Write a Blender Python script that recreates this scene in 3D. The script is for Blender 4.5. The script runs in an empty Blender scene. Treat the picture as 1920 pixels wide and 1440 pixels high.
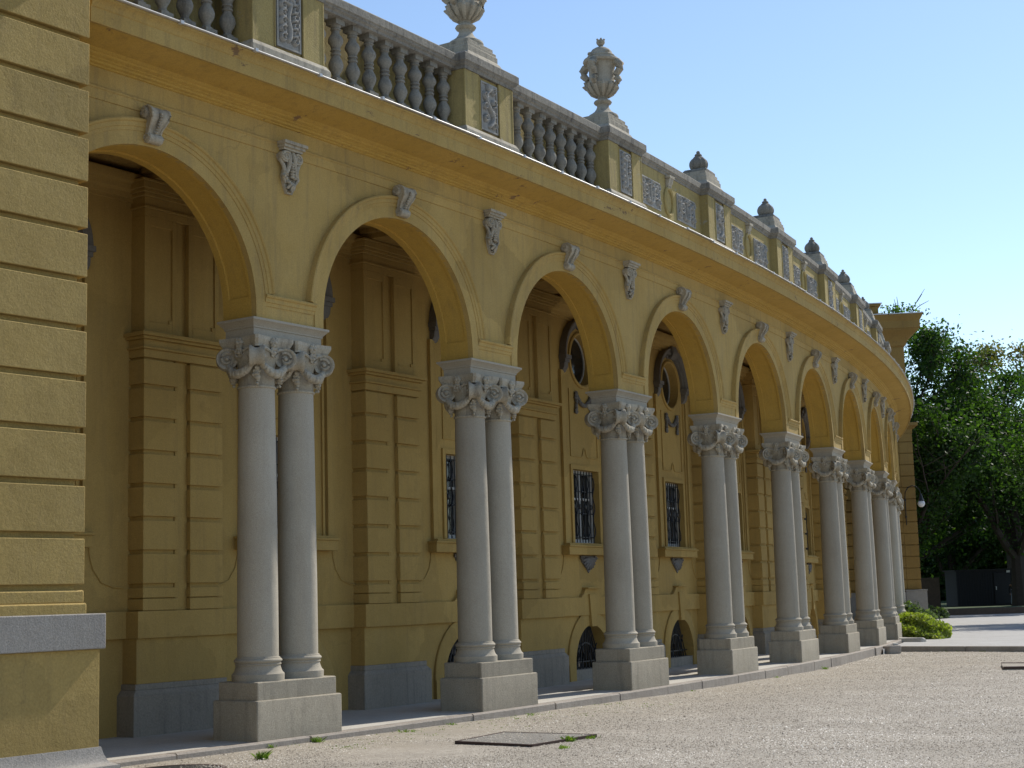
import bpy, bmesh, math, random
import numpy as np
from mathutils import Vector, Matrix
R_=math.radians
sc=bpy.context.scene
COL=sc.collection
random.seed(7); rng=np.random.default_rng(7)

# ------------------------------------------------------------------ camera
F_PX=2882.32; PITCH=.1373; ROLL=.02826; EYE=1.5
cam_d=bpy.data.cameras.new("camera"); cam=bpy.data.objects.new("camera",cam_d); COL.objects.link(cam); sc.camera=cam
cam_d.sensor_width=36; cam_d.lens=F_PX/1920*36; cam_d.clip_start=.1; cam_d.clip_end=5000
_f=Vector((0,math.cos(PITCH),math.sin(PITCH))); _u=Vector((0,-math.sin(PITCH),math.cos(PITCH))); _r=Vector((1,0,0))
_right=_r*math.cos(ROLL)-_u*math.sin(ROLL); _up=_r*math.sin(ROLL)+_u*math.cos(ROLL)
_m=Matrix((_right,_up,-_f)).transposed().to_4x4(); _m.translation=Vector((0,0,EYE)); cam.matrix_world=_m

# ------------------------------------------------------------------ light
SUN_AZ=.87      # radians from +X towards +Y
SUN_EL=R_(43)
world=bpy.data.worlds.new("World"); sc.world=world; world.use_nodes=True
wn=world.node_tree.nodes; wl=world.node_tree.links
sky=wn.new('ShaderNodeTexSky'); sky.sky_type='NISHITA'; sky.sun_disc=False
sky.sun_elevation=SUN_EL; sky.sun_rotation=math.pi/2-SUN_AZ
sky.air_density=1.0; sky.dust_density=.15; sky.ozone_density=1.7; sky.altitude=100
wl.new(sky.outputs[0],wn['Background'].inputs[0]); wn['Background'].inputs[1].default_value=.13
sd=bpy.data.lights.new("sun",'SUN'); sd.energy=4.0; sd.angle=R_(.53); sd.color=(1,.94,.84)
so=bpy.data.objects.new("sun",sd); COL.objects.link(so)
_s=Vector((math.cos(SUN_AZ)*math.cos(SUN_EL),math.sin(SUN_AZ)*math.cos(SUN_EL),math.sin(SUN_EL)))
so.rotation_euler=_s.to_track_quat('Z','Y').to_euler(); so.location=_s*60
vs=sc.view_settings; vs.view_transform='Standard'; vs.look='None'; vs.exposure=.35; vs.gamma=1
sc.cycles.max_bounces=8; sc.cycles.diffuse_bounces=5; sc.cycles.transparent_max_bounces=8

# ------------------------------------------------------------------ materials
def new_mat(name):
    m=bpy.data.materials.new(name); m.use_nodes=True; nt=m.node_tree
    return m,nt,nt.nodes['Principled BSDF']
def N(nt,t,**kw):
    n=nt.nodes.new(t)
    for k,v in kw.items(): setattr(n,k,v)
    return n
def pos(nt,scale=(1,1,1)):
    g=N(nt,'ShaderNodeNewGeometry'); mp=N(nt,'ShaderNodeMapping'); mp.inputs['Scale'].default_value=scale
    nt.links.new(g.outputs['Position'],mp.inputs['Vector']); return mp.outputs[0]
def noise(nt,vec,scale,detail=4,rough=.6):
    n=N(nt,'ShaderNodeTexNoise'); n.inputs['Scale'].default_value=scale; n.inputs['Detail'].default_value=detail; n.inputs['Roughness'].default_value=rough
    nt.links.new(vec,n.inputs['Vector']); return n.outputs[0]
def ramp(nt,f,stops):
    r=N(nt,'ShaderNodeValToRGB'); e=r.color_ramp.elements
    while len(e)<len(stops): e.new(.5)
    for i,(p,c) in enumerate(stops):
        e[i].position=p; e[i].color=(c,c,c,1) if isinstance(c,(int,float)) else (*c,1)
    nt.links.new(f,r.inputs[0]); return r.outputs[0]
def mix(nt,f,a,b,mode='MIX'):
    m=N(nt,'ShaderNodeMix',data_type='RGBA',blend_type=mode)
    for s,i in ((f,0),(a,6),(b,7)):
        if isinstance(s,(int,float)): m.inputs[i].default_value=s
        elif isinstance(s,tuple): m.inputs[i].default_value=(*s,1)
        else: nt.links.new(s,m.inputs[i])
    return m.outputs[2]
def bump(nt,b,h,strength,dist=.01,prev=None):
    n=N(nt,'ShaderNodeBump'); n.inputs['Strength'].default_value=strength; n.inputs['Distance'].default_value=dist
    nt.links.new(h,n.inputs['Height'])
    if prev is not None: nt.links.new(prev,n.inputs['Normal'])
    nt.links.new(n.outputs[0],b.inputs['Normal']); return n.outputs[0]
def masonry(name,c1,c2,grain=60,bs=.5,bd=.006,streak=.35,dirt_and_shade=(.12,.10,.08),rough=.9,speck=0,peel=None,grain_low=.78,cav=0,crack=0,low=.5,vary=0):
    m,nt,b=new_mat(name); p=pos(nt)
    base=mix(nt,ramp(nt,noise(nt,p,.9,5,.65),[(.3,0),(.7,1)]),c1,c2)
    # vertical run-off streaks and grime patches
    ps=pos(nt,(6,6,.5)); st=ramp(nt,noise(nt,ps,1.6,5,.7),[(.5,0),(.78,streak)])
    base=mix(nt,st,base,dirt_and_shade)
    blot=ramp(nt,noise(nt,p,2.7,6,.75),[(.56,0),(.8,streak*.7)]); base=mix(nt,blot,base,dirt_and_shade)
    g=noise(nt,p,grain,3,.7); base=mix(nt,1.0,base,ramp(nt,g,[(.25,grain_low),(.75,1.12)]),'MULTIPLY')
    if speck:
        v=N(nt,'ShaderNodeTexVoronoi'); v.inputs['Scale'].default_value=14; nt.links.new(p,v.inputs['Vector'])
        base=mix(nt,ramp(nt,v.outputs[0],[(.04,speck),(.075,0)]),base,(.06,.055,.05))
    if peel:
        pk=ramp(nt,noise(nt,pos(nt,(1,1,2.2)),2.3,8,.72),[(.63,0),(.65,.85)]); base=mix(nt,pk,base,peel)
    if vary:   # stone shade differs from block to block
        oi=N(nt,'ShaderNodeObjectInfo'); base=mix(nt,1.0,base,ramp(nt,oi.outputs['Random'],[(0,1-vary),(1,1+vary)]),'MULTIPLY')
    if cav:   # crease shade of the carved hollows put into the colour
        g_=N(nt,'ShaderNodeNewGeometry'); base=mix(nt,ramp(nt,g_.outputs['Pointiness'],[(.40,cav),(.495,0)]),base,dirt_and_shade)
    if crack:
        dv=N(nt,'ShaderNodeVectorMath',operation='MULTIPLY_ADD'); nz=N(nt,'ShaderNodeTexNoise'); nz.inputs['Scale'].default_value=3; nz.inputs['Detail'].default_value=6
        nt.links.new(p,nz.inputs['Vector']); nt.links.new(nz.outputs['Color'],dv.inputs[0]); dv.inputs[1].default_value=(.5,.5,.5); nt.links.new(p,dv.inputs[2])
        vo=N(nt,'ShaderNodeTexVoronoi',feature='DISTANCE_TO_EDGE'); vo.inputs['Scale'].default_value=.55; nt.links.new(dv.outputs[0],vo.inputs['Vector'])
        ln=ramp(nt,vo.outputs['Distance'],[(.0015,1),(.005,0)]); mk=ramp(nt,noise(nt,p,.45,3),[(.52,0),(.62,crack)])
        base=mix(nt,mix(nt,1.0,ln,mk,'MULTIPLY'),base,(.10,.07,.04))
        v3=N(nt,'ShaderNodeTexVoronoi'); v3.inputs['Scale'].default_value=.8; nt.links.new(dv.outputs[0],v3.inputs['Vector']); sp3=N(nt,'ShaderNodeSeparateColor'); nt.links.new(v3.outputs['Color'],sp3.inputs[0])
        base=mix(nt,1.0,base,ramp(nt,sp3.outputs[0],[(0,.90),(.5,1.0),(1,1.07)]),'MULTIPLY')
    nt.links.new(base,b.inputs['Base Color']); b.inputs['Roughness'].default_value=rough; b.inputs['Specular IOR Level'].default_value=.25
    n1=bump(nt,b,noise(nt,p,5,5,.6),low,.02)
    bump(nt,b,noise(nt,p,grain,4,.75),bs,bd,n1)
    return m
M={}
M['yellow']=masonry('yellow_render',(.41,.274,.086),(.475,.333,.12),70,.45,.005,.5,(.20,.15,.085),crack=.28)
M['yellow_rough']=masonry('rough_yellow_render',(.335,.232,.075),(.395,.282,.10),42,.8,.010,.3,(.19,.14,.07),crack=.2,low=.85)
M['yellow_in']=masonry('gallery_yellow_render',(.395,.262,.08),(.45,.305,.10),70,.4,.005,.35,(.22,.15,.07),crack=.2)
M['yellow_cor']=masonry('cornice_yellow_render',(.40,.265,.082),(.47,.335,.12),60,.4,.006,.5,(.17,.125,.07),peel=(.15,.09,.055))
M['yellow_old']=masonry('weathered_yellow_render',(.34,.26,.10),(.42,.33,.135),50,.8,.01,.6,(.12,.10,.07),peel=(.33,.30,.23))
M['granite']=masonry('grey_granite',(.39,.345,.27),(.45,.405,.325),130,.35,.003,.25,(.25,.21,.17),grain_low=.62,vary=.08)
M['plinth']=masonry('plinth_stone',(.355,.31,.235),(.435,.385,.30),75,.9,.008,.5,(.15,.13,.10),speck=.8,grain_low=.62,vary=.09)
M['slab']=masonry('slab_stone',(.30,.275,.245),(.37,.345,.31),60,1.0,.008,.3,(.18,.16,.14),grain_low=.62)
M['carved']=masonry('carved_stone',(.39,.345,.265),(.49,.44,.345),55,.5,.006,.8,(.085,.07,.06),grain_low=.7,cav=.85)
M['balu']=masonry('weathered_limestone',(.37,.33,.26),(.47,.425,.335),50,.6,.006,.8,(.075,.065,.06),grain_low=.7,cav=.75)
M['coping']=masonry('coping_stone',(.215,.20,.17),(.35,.32,.265),40,.8,.008,.9,(.05,.047,.045),grain_low=.6)
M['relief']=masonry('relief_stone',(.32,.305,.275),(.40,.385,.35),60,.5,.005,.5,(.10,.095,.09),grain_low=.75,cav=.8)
M['dado']=masonry('dado_grey_render',(.27,.24,.19),(.34,.30,.245),40,.8,.008,.5,(.12,.11,.10))
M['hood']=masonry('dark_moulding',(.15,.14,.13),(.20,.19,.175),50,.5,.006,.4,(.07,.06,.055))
M['paving']=masonry('pale_paving',(.44,.41,.36),(.55,.52,.46),45,.5,.005,.35,(.22,.19,.16))
M['path']=masonry('asphalt_path',(.37,.36,.345),(.44,.43,.415),90,.5,.005,.25,(.24,.22,.2))
M['kerb']=masonry('kerb_stone',(.30,.26,.22),(.41,.36,.305),45,1,.01,.5,(.13,.11,.09))
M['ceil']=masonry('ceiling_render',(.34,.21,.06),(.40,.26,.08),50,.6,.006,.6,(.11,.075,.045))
def plain(name,col,rough=.6,metal=0,nz=0):
    m,nt,b=new_mat(name); b.inputs['Roughness'].default_value=rough; b.inputs['Metallic'].default_value=metal
    p=pos(nt); c=mix(nt,ramp(nt,noise(nt,p,8,4),[(.3,0),(.7,1)]),tuple(x*.8 for x in col),tuple(min(1,x*1.15) for x in col))
    nt.links.new(c,b.inputs['Base Color'])
    if nz: bump(nt,b,noise(nt,p,30,3),nz,.005)
    return m
M['cover']=masonry('worn_concrete',(.22,.205,.185),(.32,.30,.265),75,1,.008,.4,(.14,.12,.10),grain_low=.5)
M['yellow_far']=masonry('shaded_yellow_render',(.27,.165,.05),(.32,.205,.065),50,.6,.008,.4,(.13,.09,.05))  # yellow render with the far pavilion's shade put into a darker colour
M['orange']=masonry('bounce_yellow_render',(.46,.295,.065),(.52,.34,.09),70,.4,.005,.4,(.20,.13,.06),peel=(.17,.10,.06))  # cornice underside: warm ground bounce put into a deeper yellow
M['intrados']=masonry('bounce_soffit_render',(.485,.30,.058),(.54,.345,.08),70,.4,.005,.3,(.22,.15,.07))  # wall yellow made more orange, the gravel's bounce light painted in
M['balu_dark']=masonry('sooty_limestone',(.235,.22,.185),(.31,.29,.245),50,.6,.006,.9,(.06,.055,.05),grain_low=.7,cav=.75)
M['zinc']=plain('zinc_sheet',(.55,.55,.55),.45,.3)
M['iron']=plain('black_iron',(.02,.02,.022),.5,.3)
M['rust']=plain('rusty_iron',(.075,.045,.035),.9,.2,.5)
M['frame']=plain('white_window_paint',(.5,.5,.48),.6)
M['wood']=plain('brown_wood',(.09,.06,.04),.8)
M['container']=plain('dark_blue_steel',(.008,.009,.013),.7,.2)
M['roof']=plain('roof_sheet',(.25,.24,.23),.7)
M['glow']=plain('milk_glass',(.75,.75,.75),.25)
def glassm():
    m,nt,b=new_mat('dark_window_glass'); b.inputs['Base Color'].default_value=(.012,.014,.016,1); b.inputs['Roughness'].default_value=.12
    b.inputs['Specular IOR Level'].default_value=.6; return m
M['glass']=glassm()
def gravelm():
    m,nt,b=new_mat('gravel'); p=pos(nt)
    c=ramp(nt,noise(nt,p,38,7,.9),[(.30,(.22,.195,.165)),(.45,(.33,.295,.25)),(.56,(.42,.385,.335)),(.70,(.55,.515,.46))])
    c=mix(nt,ramp(nt,noise(nt,p,24,4,.8),[(.35,0),(.7,.5)]),c,(.26,.225,.175))
    c=mix(nt,1.0,c,ramp(nt,noise(nt,p,9,5,.8),[(.3,.74),(.7,1.22)]),'MULTIPLY')
    c=mix(nt,1.0,c,ramp(nt,noise(nt,pos(nt,(.35,1.2,1)),.8,5,.6),[(.3,.88),(.7,1.08)]),'MULTIPLY')
    soil=ramp(nt,noise(nt,pos(nt,(1,1,1)),.55,6,.7),[(.45,0),(.72,.35)])
    c=mix(nt,soil,c,(.33,.285,.225))
    # worn earth strip near the building side
    g=N(nt,'ShaderNodeNewGeometry'); sx=N(nt,'ShaderNodeVectorMath',operation='DOT_PRODUCT'); sx.inputs[1].default_value=(-.80,.60,0)
    nt.links.new(g.outputs['Position'],sx.inputs[0])
    near=N(nt,'ShaderNodeMapRange'); near.inputs[1].default_value=9.8; near.inputs[2].default_value=12.6; near.inputs[3].default_value=0; near.inputs[4].default_value=.4
    nt.links.new(sx.outputs['Value'],near.inputs[0])
    pt=ramp(nt,noise(nt,p,1.7,6,.75),[(.35,.35),(.65,1)]); f=N(nt,'ShaderNodeMath',operation='MULTIPLY'); nt.links.new(near.outputs[0],f.inputs[0]); nt.links.new(pt,f.inputs[1])
    c=mix(nt,f.outputs[0],c,(.30,.25,.17))
    nt.links.new(c,b.inputs['Base Color']); b.inputs['Roughness'].default_value=.95; b.inputs['Specular IOR Level'].default_value=.2
    n1=bump(nt,b,noise(nt,p,1.5,5,.6),.5,.04); n2=bump(nt,b,noise(nt,p,11,3,.5),.25,.012,n1); bump(nt,b,noise(nt,p,48,3,.6),.5,.008,n2)
    return m
M['gravel']=gravelm()
def leafm(name,c1,c2,c3=None,trans=.35):
    m,nt,b=new_mat(name)
    at=N(nt,'ShaderNodeAttribute',attribute_name='tint'); 
    c=ramp(nt,at.outputs['Fac'],[(0,c1),(.75,c2),(1,c3 or c2)])
    nt.links.new(c,b.inputs['Base Color']); b.inputs['Roughness'].default_value=.6; b.inputs['Specular IOR Level'].default_value=.15
    tr=N(nt,'ShaderNodeBsdfTranslucent'); t2=mix(nt,1.0,c,(2.0,2.5,.5),'MULTIPLY'); nt.links.new(t2,tr.inputs[0])
    ms=N(nt,'ShaderNodeMixShader'); ms.inputs[0].default_value=trans
    nt.links.new(b.outputs[0],ms.inputs[1]); nt.links.new(tr.outputs[0],ms.inputs[2]); nt.links.new(ms.outputs[0],nt.nodes['Material Output'].inputs[0])
    return m
M['leaf_d']=leafm('dark_leaves',(.015,.032,.013),(.042,.078,.023),(.09,.145,.04))
M['leaf_m']=leafm('mid_leaves',(.02,.042,.014),(.05,.095,.022),(.10,.17,.03))
M['leaf_y']=leafm('tinted_leaves',(.05,.07,.03),(.12,.10,.05),(.17,.10,.06))
M['leaf_b']=leafm('bush_leaves',(.13,.16,.04),(.22,.25,.06),(.33,.33,.10),.3)
M['leaf_s']=leafm('shrub_leaves',(.05,.07,.045),(.09,.12,.07),(.14,.17,.10),.25)
M['grass']=leafm('grass_blades',(.07,.11,.02),(.13,.19,.04),(.20,.24,.06),.3)
M['bark']=plain('bark',(.045,.035,.028),.95,0,1)
M['lawn']=plain('lawn_turf',(.055,.085,.02),.95,0,1)
M['soil']=plain('soil',(.10,.075,.05),.95,0,1)

# ------------------------------------------------------------------ mesh builder
class MB:
    def __init__(s): s.v=[];s.f=[]
    def add(s,vs,fs):
        o=len(s.v); s.v+= [tuple(map(float,p)) for p in vs]; s.f+=[tuple(i+o for i in f) for f in fs]
    def box(s,x0,x1,o0,o1,z0,z1,taper=0):
        t=taper
        s.add([(x0,o0,z0),(x1,o0,z0),(x1,o1,z0),(x0,o1,z0),(x0+t,o0+t,z1),(x1-t,o0+t,z1),(x1-t,o1-t,z1),(x0+t,o1-t,z1)],
              [(0,1,2,3),(4,7,6,5),(0,4,5,1),(1,5,6,2),(2,6,7,3),(3,7,4,0)])
    def stack(s,prof,caps=True):   # rectangular lathe: [(hx,ho,z)...] half sizes
        vs=[]
        for hx,ho,z in prof: vs+=[(-hx,-ho,z),(hx,-ho,z),(hx,ho,z),(-hx,ho,z)]
        fs=[]
        for i in range(len(prof)-1):
            a=4*i;b=a+4
            for j in range(4): fs.append((a+j,a+(j+1)%4,b+(j+1)%4,b+j))
        if caps: fs+=[(0,1,2,3),tuple(range(4*len(prof)-4,4*len(prof)))]
        s.add(vs,fs)
    def lathe(s,prof,n=24,cx=0,co=0,lobes=0,amp=0,caps=True):
        vs=[]
        for r,z in prof:
            for i in range(n):
                a=2*math.pi*i/n; rr=r*(1+amp*abs(math.sin(lobes*a/2))-amp) if lobes else r
                vs.append((cx+rr*math.cos(a),co+rr*math.sin(a),z))
        fs=[]
        for k in range(len(prof)-1):
            for i in range(n): fs.append((k*n+i,k*n+(i+1)%n,(k+1)*n+(i+1)%n,(k+1)*n+i))
        if caps: fs+=[tuple(range(n)),tuple(range((len(prof)-1)*n,len(prof)*n))]
        s.add(vs,fs)
    def tube(s,path,rad,n=8,sx=1.0,jit=0):
        P=[Vector(p) for p in path]; vs=[];m=len(P)
        if isinstance(rad,(int,float)): rad=[rad]*m
        ref=Vector((0.13,.2,.97))
        for i,p in enumerate(P):
            t=(P[min(i+1,m-1)]-P[max(i-1,0)]).normalized()
            a=t.cross(ref); 
            if a.length<1e-3: a=t.cross(Vector((1,0,0)))
            a.normalize(); b=t.cross(a)
            for j in range(n):
                w=2*math.pi*j/n; r=rad[i]*(1+random.uniform(-jit,jit))
                vs.append(p+a*math.cos(w)*r*sx+b*math.sin(w)*r)
        fs=[(i*n+j,i*n+(j+1)%n,(i+1)*n+(j+1)%n,(i+1)*n+j) for i in range(m-1) for j in range(n)]
        fs+=[tuple(range(n)),tuple(range((m-1)*n,m*n))]
        s.add(vs,fs)
    def blob(s,c,r,n=8,m=6,jit=.12):
        vs=[];c=Vector(c); r=Vector(r) if not isinstance(r,(int,float)) else Vector((r,r,r))
        for i in range(m+1):
            ph=math.pi*i/m
            for j in range(n):
                a=2*math.pi*j/n; q=1+random.uniform(-jit,jit)
                vs.append((c.x+r.x*math.sin(ph)*math.cos(a)*q,c.y+r.y*math.sin(ph)*math.sin(a)*q,c.z+r.z*math.cos(ph)))
        s.add(vs,[(i*n+j,i*n+(j+1)%n,(i+1)*n+(j+1)%n,(i+1)*n+j) for i in range(m) for j in range(n)])
    def extrude_x(s,poly,xs,scl=None):   # poly [(o,z)], stations in x; scl: per-station (scale about centroid)
        co=sum(p[0] for p in poly)/len(poly); cz=sum(p[1] for p in poly)/len(poly); n=len(poly); vs=[]
        for i,x in enumerate(xs):
            k=scl[i] if scl else 1
            vs+=[(x,co+(o-co)*k,cz+(z-cz)*k) for o,z in poly]
        fs=[(i*n+j,i*n+(j+1)%n,(i+1)*n+(j+1)%n,(i+1)*n+j) for i in range(len(xs)-1) for j in range(n)]
        fs+=[tuple(range(n)),tuple(range((len(xs)-1)*n,len(xs)*n))]
        s.add(vs,fs)
    def extrude_o(s,poly,o0,o1):         # poly [(x,z)]
        n=len(poly); vs=[(x,o0,z) for x,z in poly]+[(x,o1,z) for x,z in poly]
        s.add(vs,[(j,(j+1)%n,n+(j+1)%n,n+j) for j in range(n)]+[tuple(range(n)),tuple(range(n,2*n))])
    def ring(s,prof,cx,cz,rx,rz,a0,a1,n,endcaps=True):  # profile [(dr,o)] swept along an elliptic arc in the x-z plane
        vs=[];k=len(prof)
        for i in range(n+1):
            a=a0+(a1-a0)*i/n
            for d,o in prof: vs.append((cx+(rx+d)*math.cos(a),o,cz+(rz+d)*math.sin(a)))
        fs=[(i*k+j,i*k+(j+1)%k,(i+1)*k+(j+1)%k,(i+1)*k+j) for i in range(n) for j in range(k)]
        if endcaps and abs(a1-a0)<6.28: fs+=[tuple(range(k)),tuple(range(n*k,(n+1)*k))]
        s.add(vs,fs)
    def bar(s,prof,p0,p1,flip=1):        # profile [(d,o)] swept straight in x-z from p0 to p1; d is to the left of travel*flip
        d=Vector((p1[0]-p0[0],p1[1]-p0[1])).normalized(); nrm=Vector((-d.y,d.x))*flip; vs=[];k=len(prof)
        for p in (p0,p1):
            for a,o in prof: vs.append((p[0]+nrm.x*a,o,p[1]+nrm.y*a))
        s.add(vs,[(j,(j+1)%k,k+(j+1)%k,k+j) for j in range(k)]+[tuple(range(k)),tuple(range(k,2*k))])
    def spiral(s,c,r0,turns,plane,w,start=0,dirn=1,n=22,r=.016):   # raised spiral line on a disc; plane=(u,v) unit vectors
        pts=[];rr=[]
        for i in range(n+1):
            t=i/n; a=start+dirn*t*turns*2*math.pi; q=r0*(1-t*.88)
            pts.append(Vector(c)+plane[0]*math.cos(a)*q+plane[1]*math.sin(a)*q); rr.append(r*(1-.45*t))
        s.tube(pts,rr,5)
    def mapped(s,fn): s.v=[fn(*p) for p in s.v]; return s
    def build(s,name,mat,parent=None,loc=None,rz=0,smooth=35,recalc=True,local=True,bevel=0):
        me=bpy.data.meshes.new(name)
        vs=[(x,-o,z) for x,o,z in s.v] if local else s.v
        me.from_pydata(vs,[],s.f); me.update()
        if recalc:
            bm=bmesh.new(); bm.from_mesh(me); bmesh.ops.recalc_face_normals(bm,faces=bm.faces); bm.to_mesh(me); bm.free()
        if smooth:
            me.polygons.foreach_set('use_smooth',[True]*len(me.polygons)); me.set_sharp_from_angle(angle=R_(smooth))
        me.materials.append(M[mat] if isinstance(mat,str) else mat)
        o=bpy.data.objects.new(name,me); COL.objects.link(o)
        if bevel:
            bv=o.modifiers.new('bevel','BEVEL'); bv.width=bevel; bv.segments=2; bv.limit_method='ANGLE'; bv.angle_limit=R_(40)
        put(o,parent,loc,rz); return o
def put(o,parent,loc=None,rz=0):
    """loc/rz are in world terms when the parent is an unrotated empty, or None for the parent's own frame"""
    if parent is not None:
        o.parent=parent
        if loc is None and parent.type=='EMPTY': loc=(0,0,0)
        if loc is not None: o.location=Vector(loc)-Vector(parent.location)
    elif loc is not None: o.location=loc
    if rz: o.rotation_euler=(0,0,rz)
def tag(o,label=None,cat=None,group=None,kind=None):
    if label: o['label']=label
    if cat: o['category']=cat
    if group: o['group']=group
    if kind: o['kind']=kind
    return o
def empty(name,loc,label,cat,group=None):
    o=bpy.data.objects.new(name,None); o.empty_display_size=.3; COL.objects.link(o); o.location=loc
    return tag(o,label,cat,group)
def kids(o): return [c for c in bpy.data.objects if c.parent==o]
def clone(o,parent,loc,rz):
    c=o.copy(); COL.objects.link(c); c.parent=parent; c.location=Vector(loc)-Vector(parent.location); c.rotation_euler=(0,0,rz)
    for ch in kids(o):
        if ch is c: continue
        d=ch.copy(); COL.objects.link(d); d.parent=c
    return c

# ------------------------------------------------------------------ arcade geometry
CX,CY,RR,TH1,DTH=-88.4024,77.412,104.25725,-.60709,.04078
def th(k): return TH1+(k-1)*DTH
def W(k,dr,z=0):
    a=th(k); return (CX+(RR+dr)*math.cos(a),CY+(RR+dr)*math.sin(a),z)
def PL(k,dr=0,z=0): return W(k,dr,z),th(k)+math.pi/2       # location, rotation of a local frame (x tangent, o outward)
K0,K1=.2,13.6
def sweep(prof,k0,k1,n,closed=True,caps=True):
    mb=MB(); m=len(prof); vs=[W(k0+(k1-k0)*i/n,d,z) for i in range(n+1) for d,z in prof]
    fs=[(i*m+j,i*m+(j+1)%m,(i+1)*m+(j+1)%m,(i+1)*m+j) for i in range(n) for j in range(m if closed else m-1)]
    if caps and closed: fs+=[tuple(range(m)),tuple(range(n*m,(n+1)*m))]
    mb.add(vs,fs); return mb
ORG=W(1,.4,0)
B=empty('arcade_building',ORG,'long curved yellow arcade with paired grey columns, stone balustrade and urns on its roof edge','building')
RW=.20   # wall face
A_R=1.56; ZS=4.85; ZI=4.755
# --- wall with openings
def wall(x0,x1,z0,z1,of,ob,holes,step=.5,back=True):
    xs={x0,x1}
    for i in range(1,int((x1-x0)/step)): xs.add(x0+(x1-x0)*i/int((x1-x0)/step))
    for h in holes:
        n=h.get('n',1); 
        for i in range(n+1): xs.add(round((h['x0']+h['x1'])/2-(h['x1']-h['x0'])/2*math.cos(math.pi*i/n),5))
    xs=sorted(xs); mb=MB()
    for a,b in zip(xs,xs[1:]):
        if b-a<1e-5: continue
        m=(a+b)/2; hs=sorted([h for h in holes if h['x0']<m<h['x1']],key=lambda h:h['lo'](m)); cur=(z0,z0); segs=[]
        for h in hs:
            lo=(h['lo'](a),h['lo'](b)); hi=(h['hi'](a),h['hi'](b))
            if max(lo[0]-cur[0],lo[1]-cur[1])>1e-4: segs.append((cur,lo))
            hob=h.get('ob',ob)
            if h.get('reveal',1):
                for e in ((lo,) if lo[0]>z0+1e-4 else ())+(hi,): mb.add([(a,of,e[0]),(b,of,e[1]),(b,hob,e[1]),(a,hob,e[0])],[(0,1,2,3)])
            cur=hi
        segs.append((cur,(z1,z1)))
        for l,u in segs:
            mb.add([(a,of,l[0]),(b,of,l[1]),(b,of,u[1]),(a,of,u[0])],[(0,1,2,3)])
            if back: mb.add([(a,ob,l[0]),(b,ob,l[1]),(b,ob,u[1]),(a,ob,u[0])],[(0,1,2,3)])
    for h in holes:
        if h.get('reveal',1):
            for x in (h['x0'],h['x1']):
                l,u=h['lo'](x),h['hi'](x)
                if u-l>1e-3: mb.add([(x,of,l),(x,h.get('ob',ob),l),(x,h.get('ob',ob),u),(x,of,u)],[(0,1,2,3)])
    return mb
SP=RR*DTH
NB=range(0,14)
holes=[]
for k in NB:
    c=(k+.5)*SP
    holes.append(dict(x0=c-A_R,x1=c+A_R,n=26,lo=lambda x:ZI,hi=lambda x,c=c:ZS+math.sqrt(max(0,A_R**2-(x-c)**2)),reveal=0))
wm=wall(-.1*SP,13.6*SP,ZI,7.4,RW,-.3,holes,step=1.0)
for k in NB:   # intrados with its sunk panel
    c=(k+.5)*SP; P0=[(0,RW),(0,.12),(.02,.115),(.02,-.2),(0,-.205),(0,-.3)]
    P1=[(0,RW),(0,.12),(0,.115),(0,-.2),(0,-.205),(0,-.3)]
    A=[0,.10,.101,.16]; A+=[.16+(math.pi-.32)*i/30 for i in range(1,31)]; A+=[math.pi-.101,math.pi-.10,math.pi]
    vs=[]
    for a in A:
        for d,o in (P1 if a<=.1001 or a>=math.pi-.1001 else P0): vs.append((c+(A_R+d)*math.cos(a),o,ZS+(A_R+d)*math.sin(a)))
    im=MB(); im.add(vs,[(i*6+j,i*6+j+1,(i+1)*6+j+1,(i+1)*6+j) for i in range(len(A)-1) for j in range(5)])
    for sx in (-1,1): im.add([(c+sx*A_R,RW,ZI),(c+sx*A_R,-.3,ZI),(c+sx*A_R,-.3,ZS),(c+sx*A_R,RW,ZS)],[(0,1,2,3)])
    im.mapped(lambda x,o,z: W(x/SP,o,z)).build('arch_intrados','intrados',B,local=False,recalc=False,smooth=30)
for k in range(0,15):
    wm.add([(k*SP-.577,RW,ZI),(k*SP+.577,RW,ZI),(k*SP+.577,-.3,ZI),(k*SP-.577,-.3,ZI)],[(0,1,2,3)])
wm.mapped(lambda x,o,z: W(x/SP,o,z)).build('arcade_wall','yellow',B,local=False,recalc=False,smooth=30)
# --- archivolts
AF=[(0,-.05),(0,.028),(.156,.028),(.156,-.05)]; AM=[(.15,-.05),(.15,.036),(.19,.042),(.195,.052),(.24,.056),(.25,.072),(.27,.08),(.285,.07),(.285,-.05)]
mb=MB(); fa=[(d,RW+o) for d,o in AF]; mo=[(d,RW+o) for d,o in AM]
mb.ring(fa,0,ZS,A_R,A_R,0,math.pi,40); mb.ring(mo,0,ZS,A_R,A_R,.112,math.pi-.112,40)
mb.bar(fa,(A_R,ZI+.001),(A_R,ZS),-1); mb.bar(fa,(-A_R,ZI+.001),(-A_R,ZS),1)
arch=mb.build('archivolt','yellow',B,*PL(.5),smooth=25)
band=MB()
band.bar([(d,RW+o) for d,o in [(0,-.05),(0,.026),(.156,.026),(.156,-.05)]],(-.425,ZI+.002),(.425,ZI+.002),1)
band.bar([(d,RW+o-.002) for d,o in AM],(-.428,ZI+.002),(.428,ZI+.002),1)
bando=band.build('spring_band','yellow',B,*PL(1),smooth=25)
# --- impost
mb=MB()
mb.stack([(.573,.225,4.545),(.573,.225,4.64),(.585,.237,4.645),(.585,.237,4.66),(.60,.25,4.68),(.635,.285,4.72),(.645,.295,4.725),(.645,.295,4.752)])
imp=mb.build('impost','granite',B,*PL(1,-.03),smooth=30)
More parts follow.
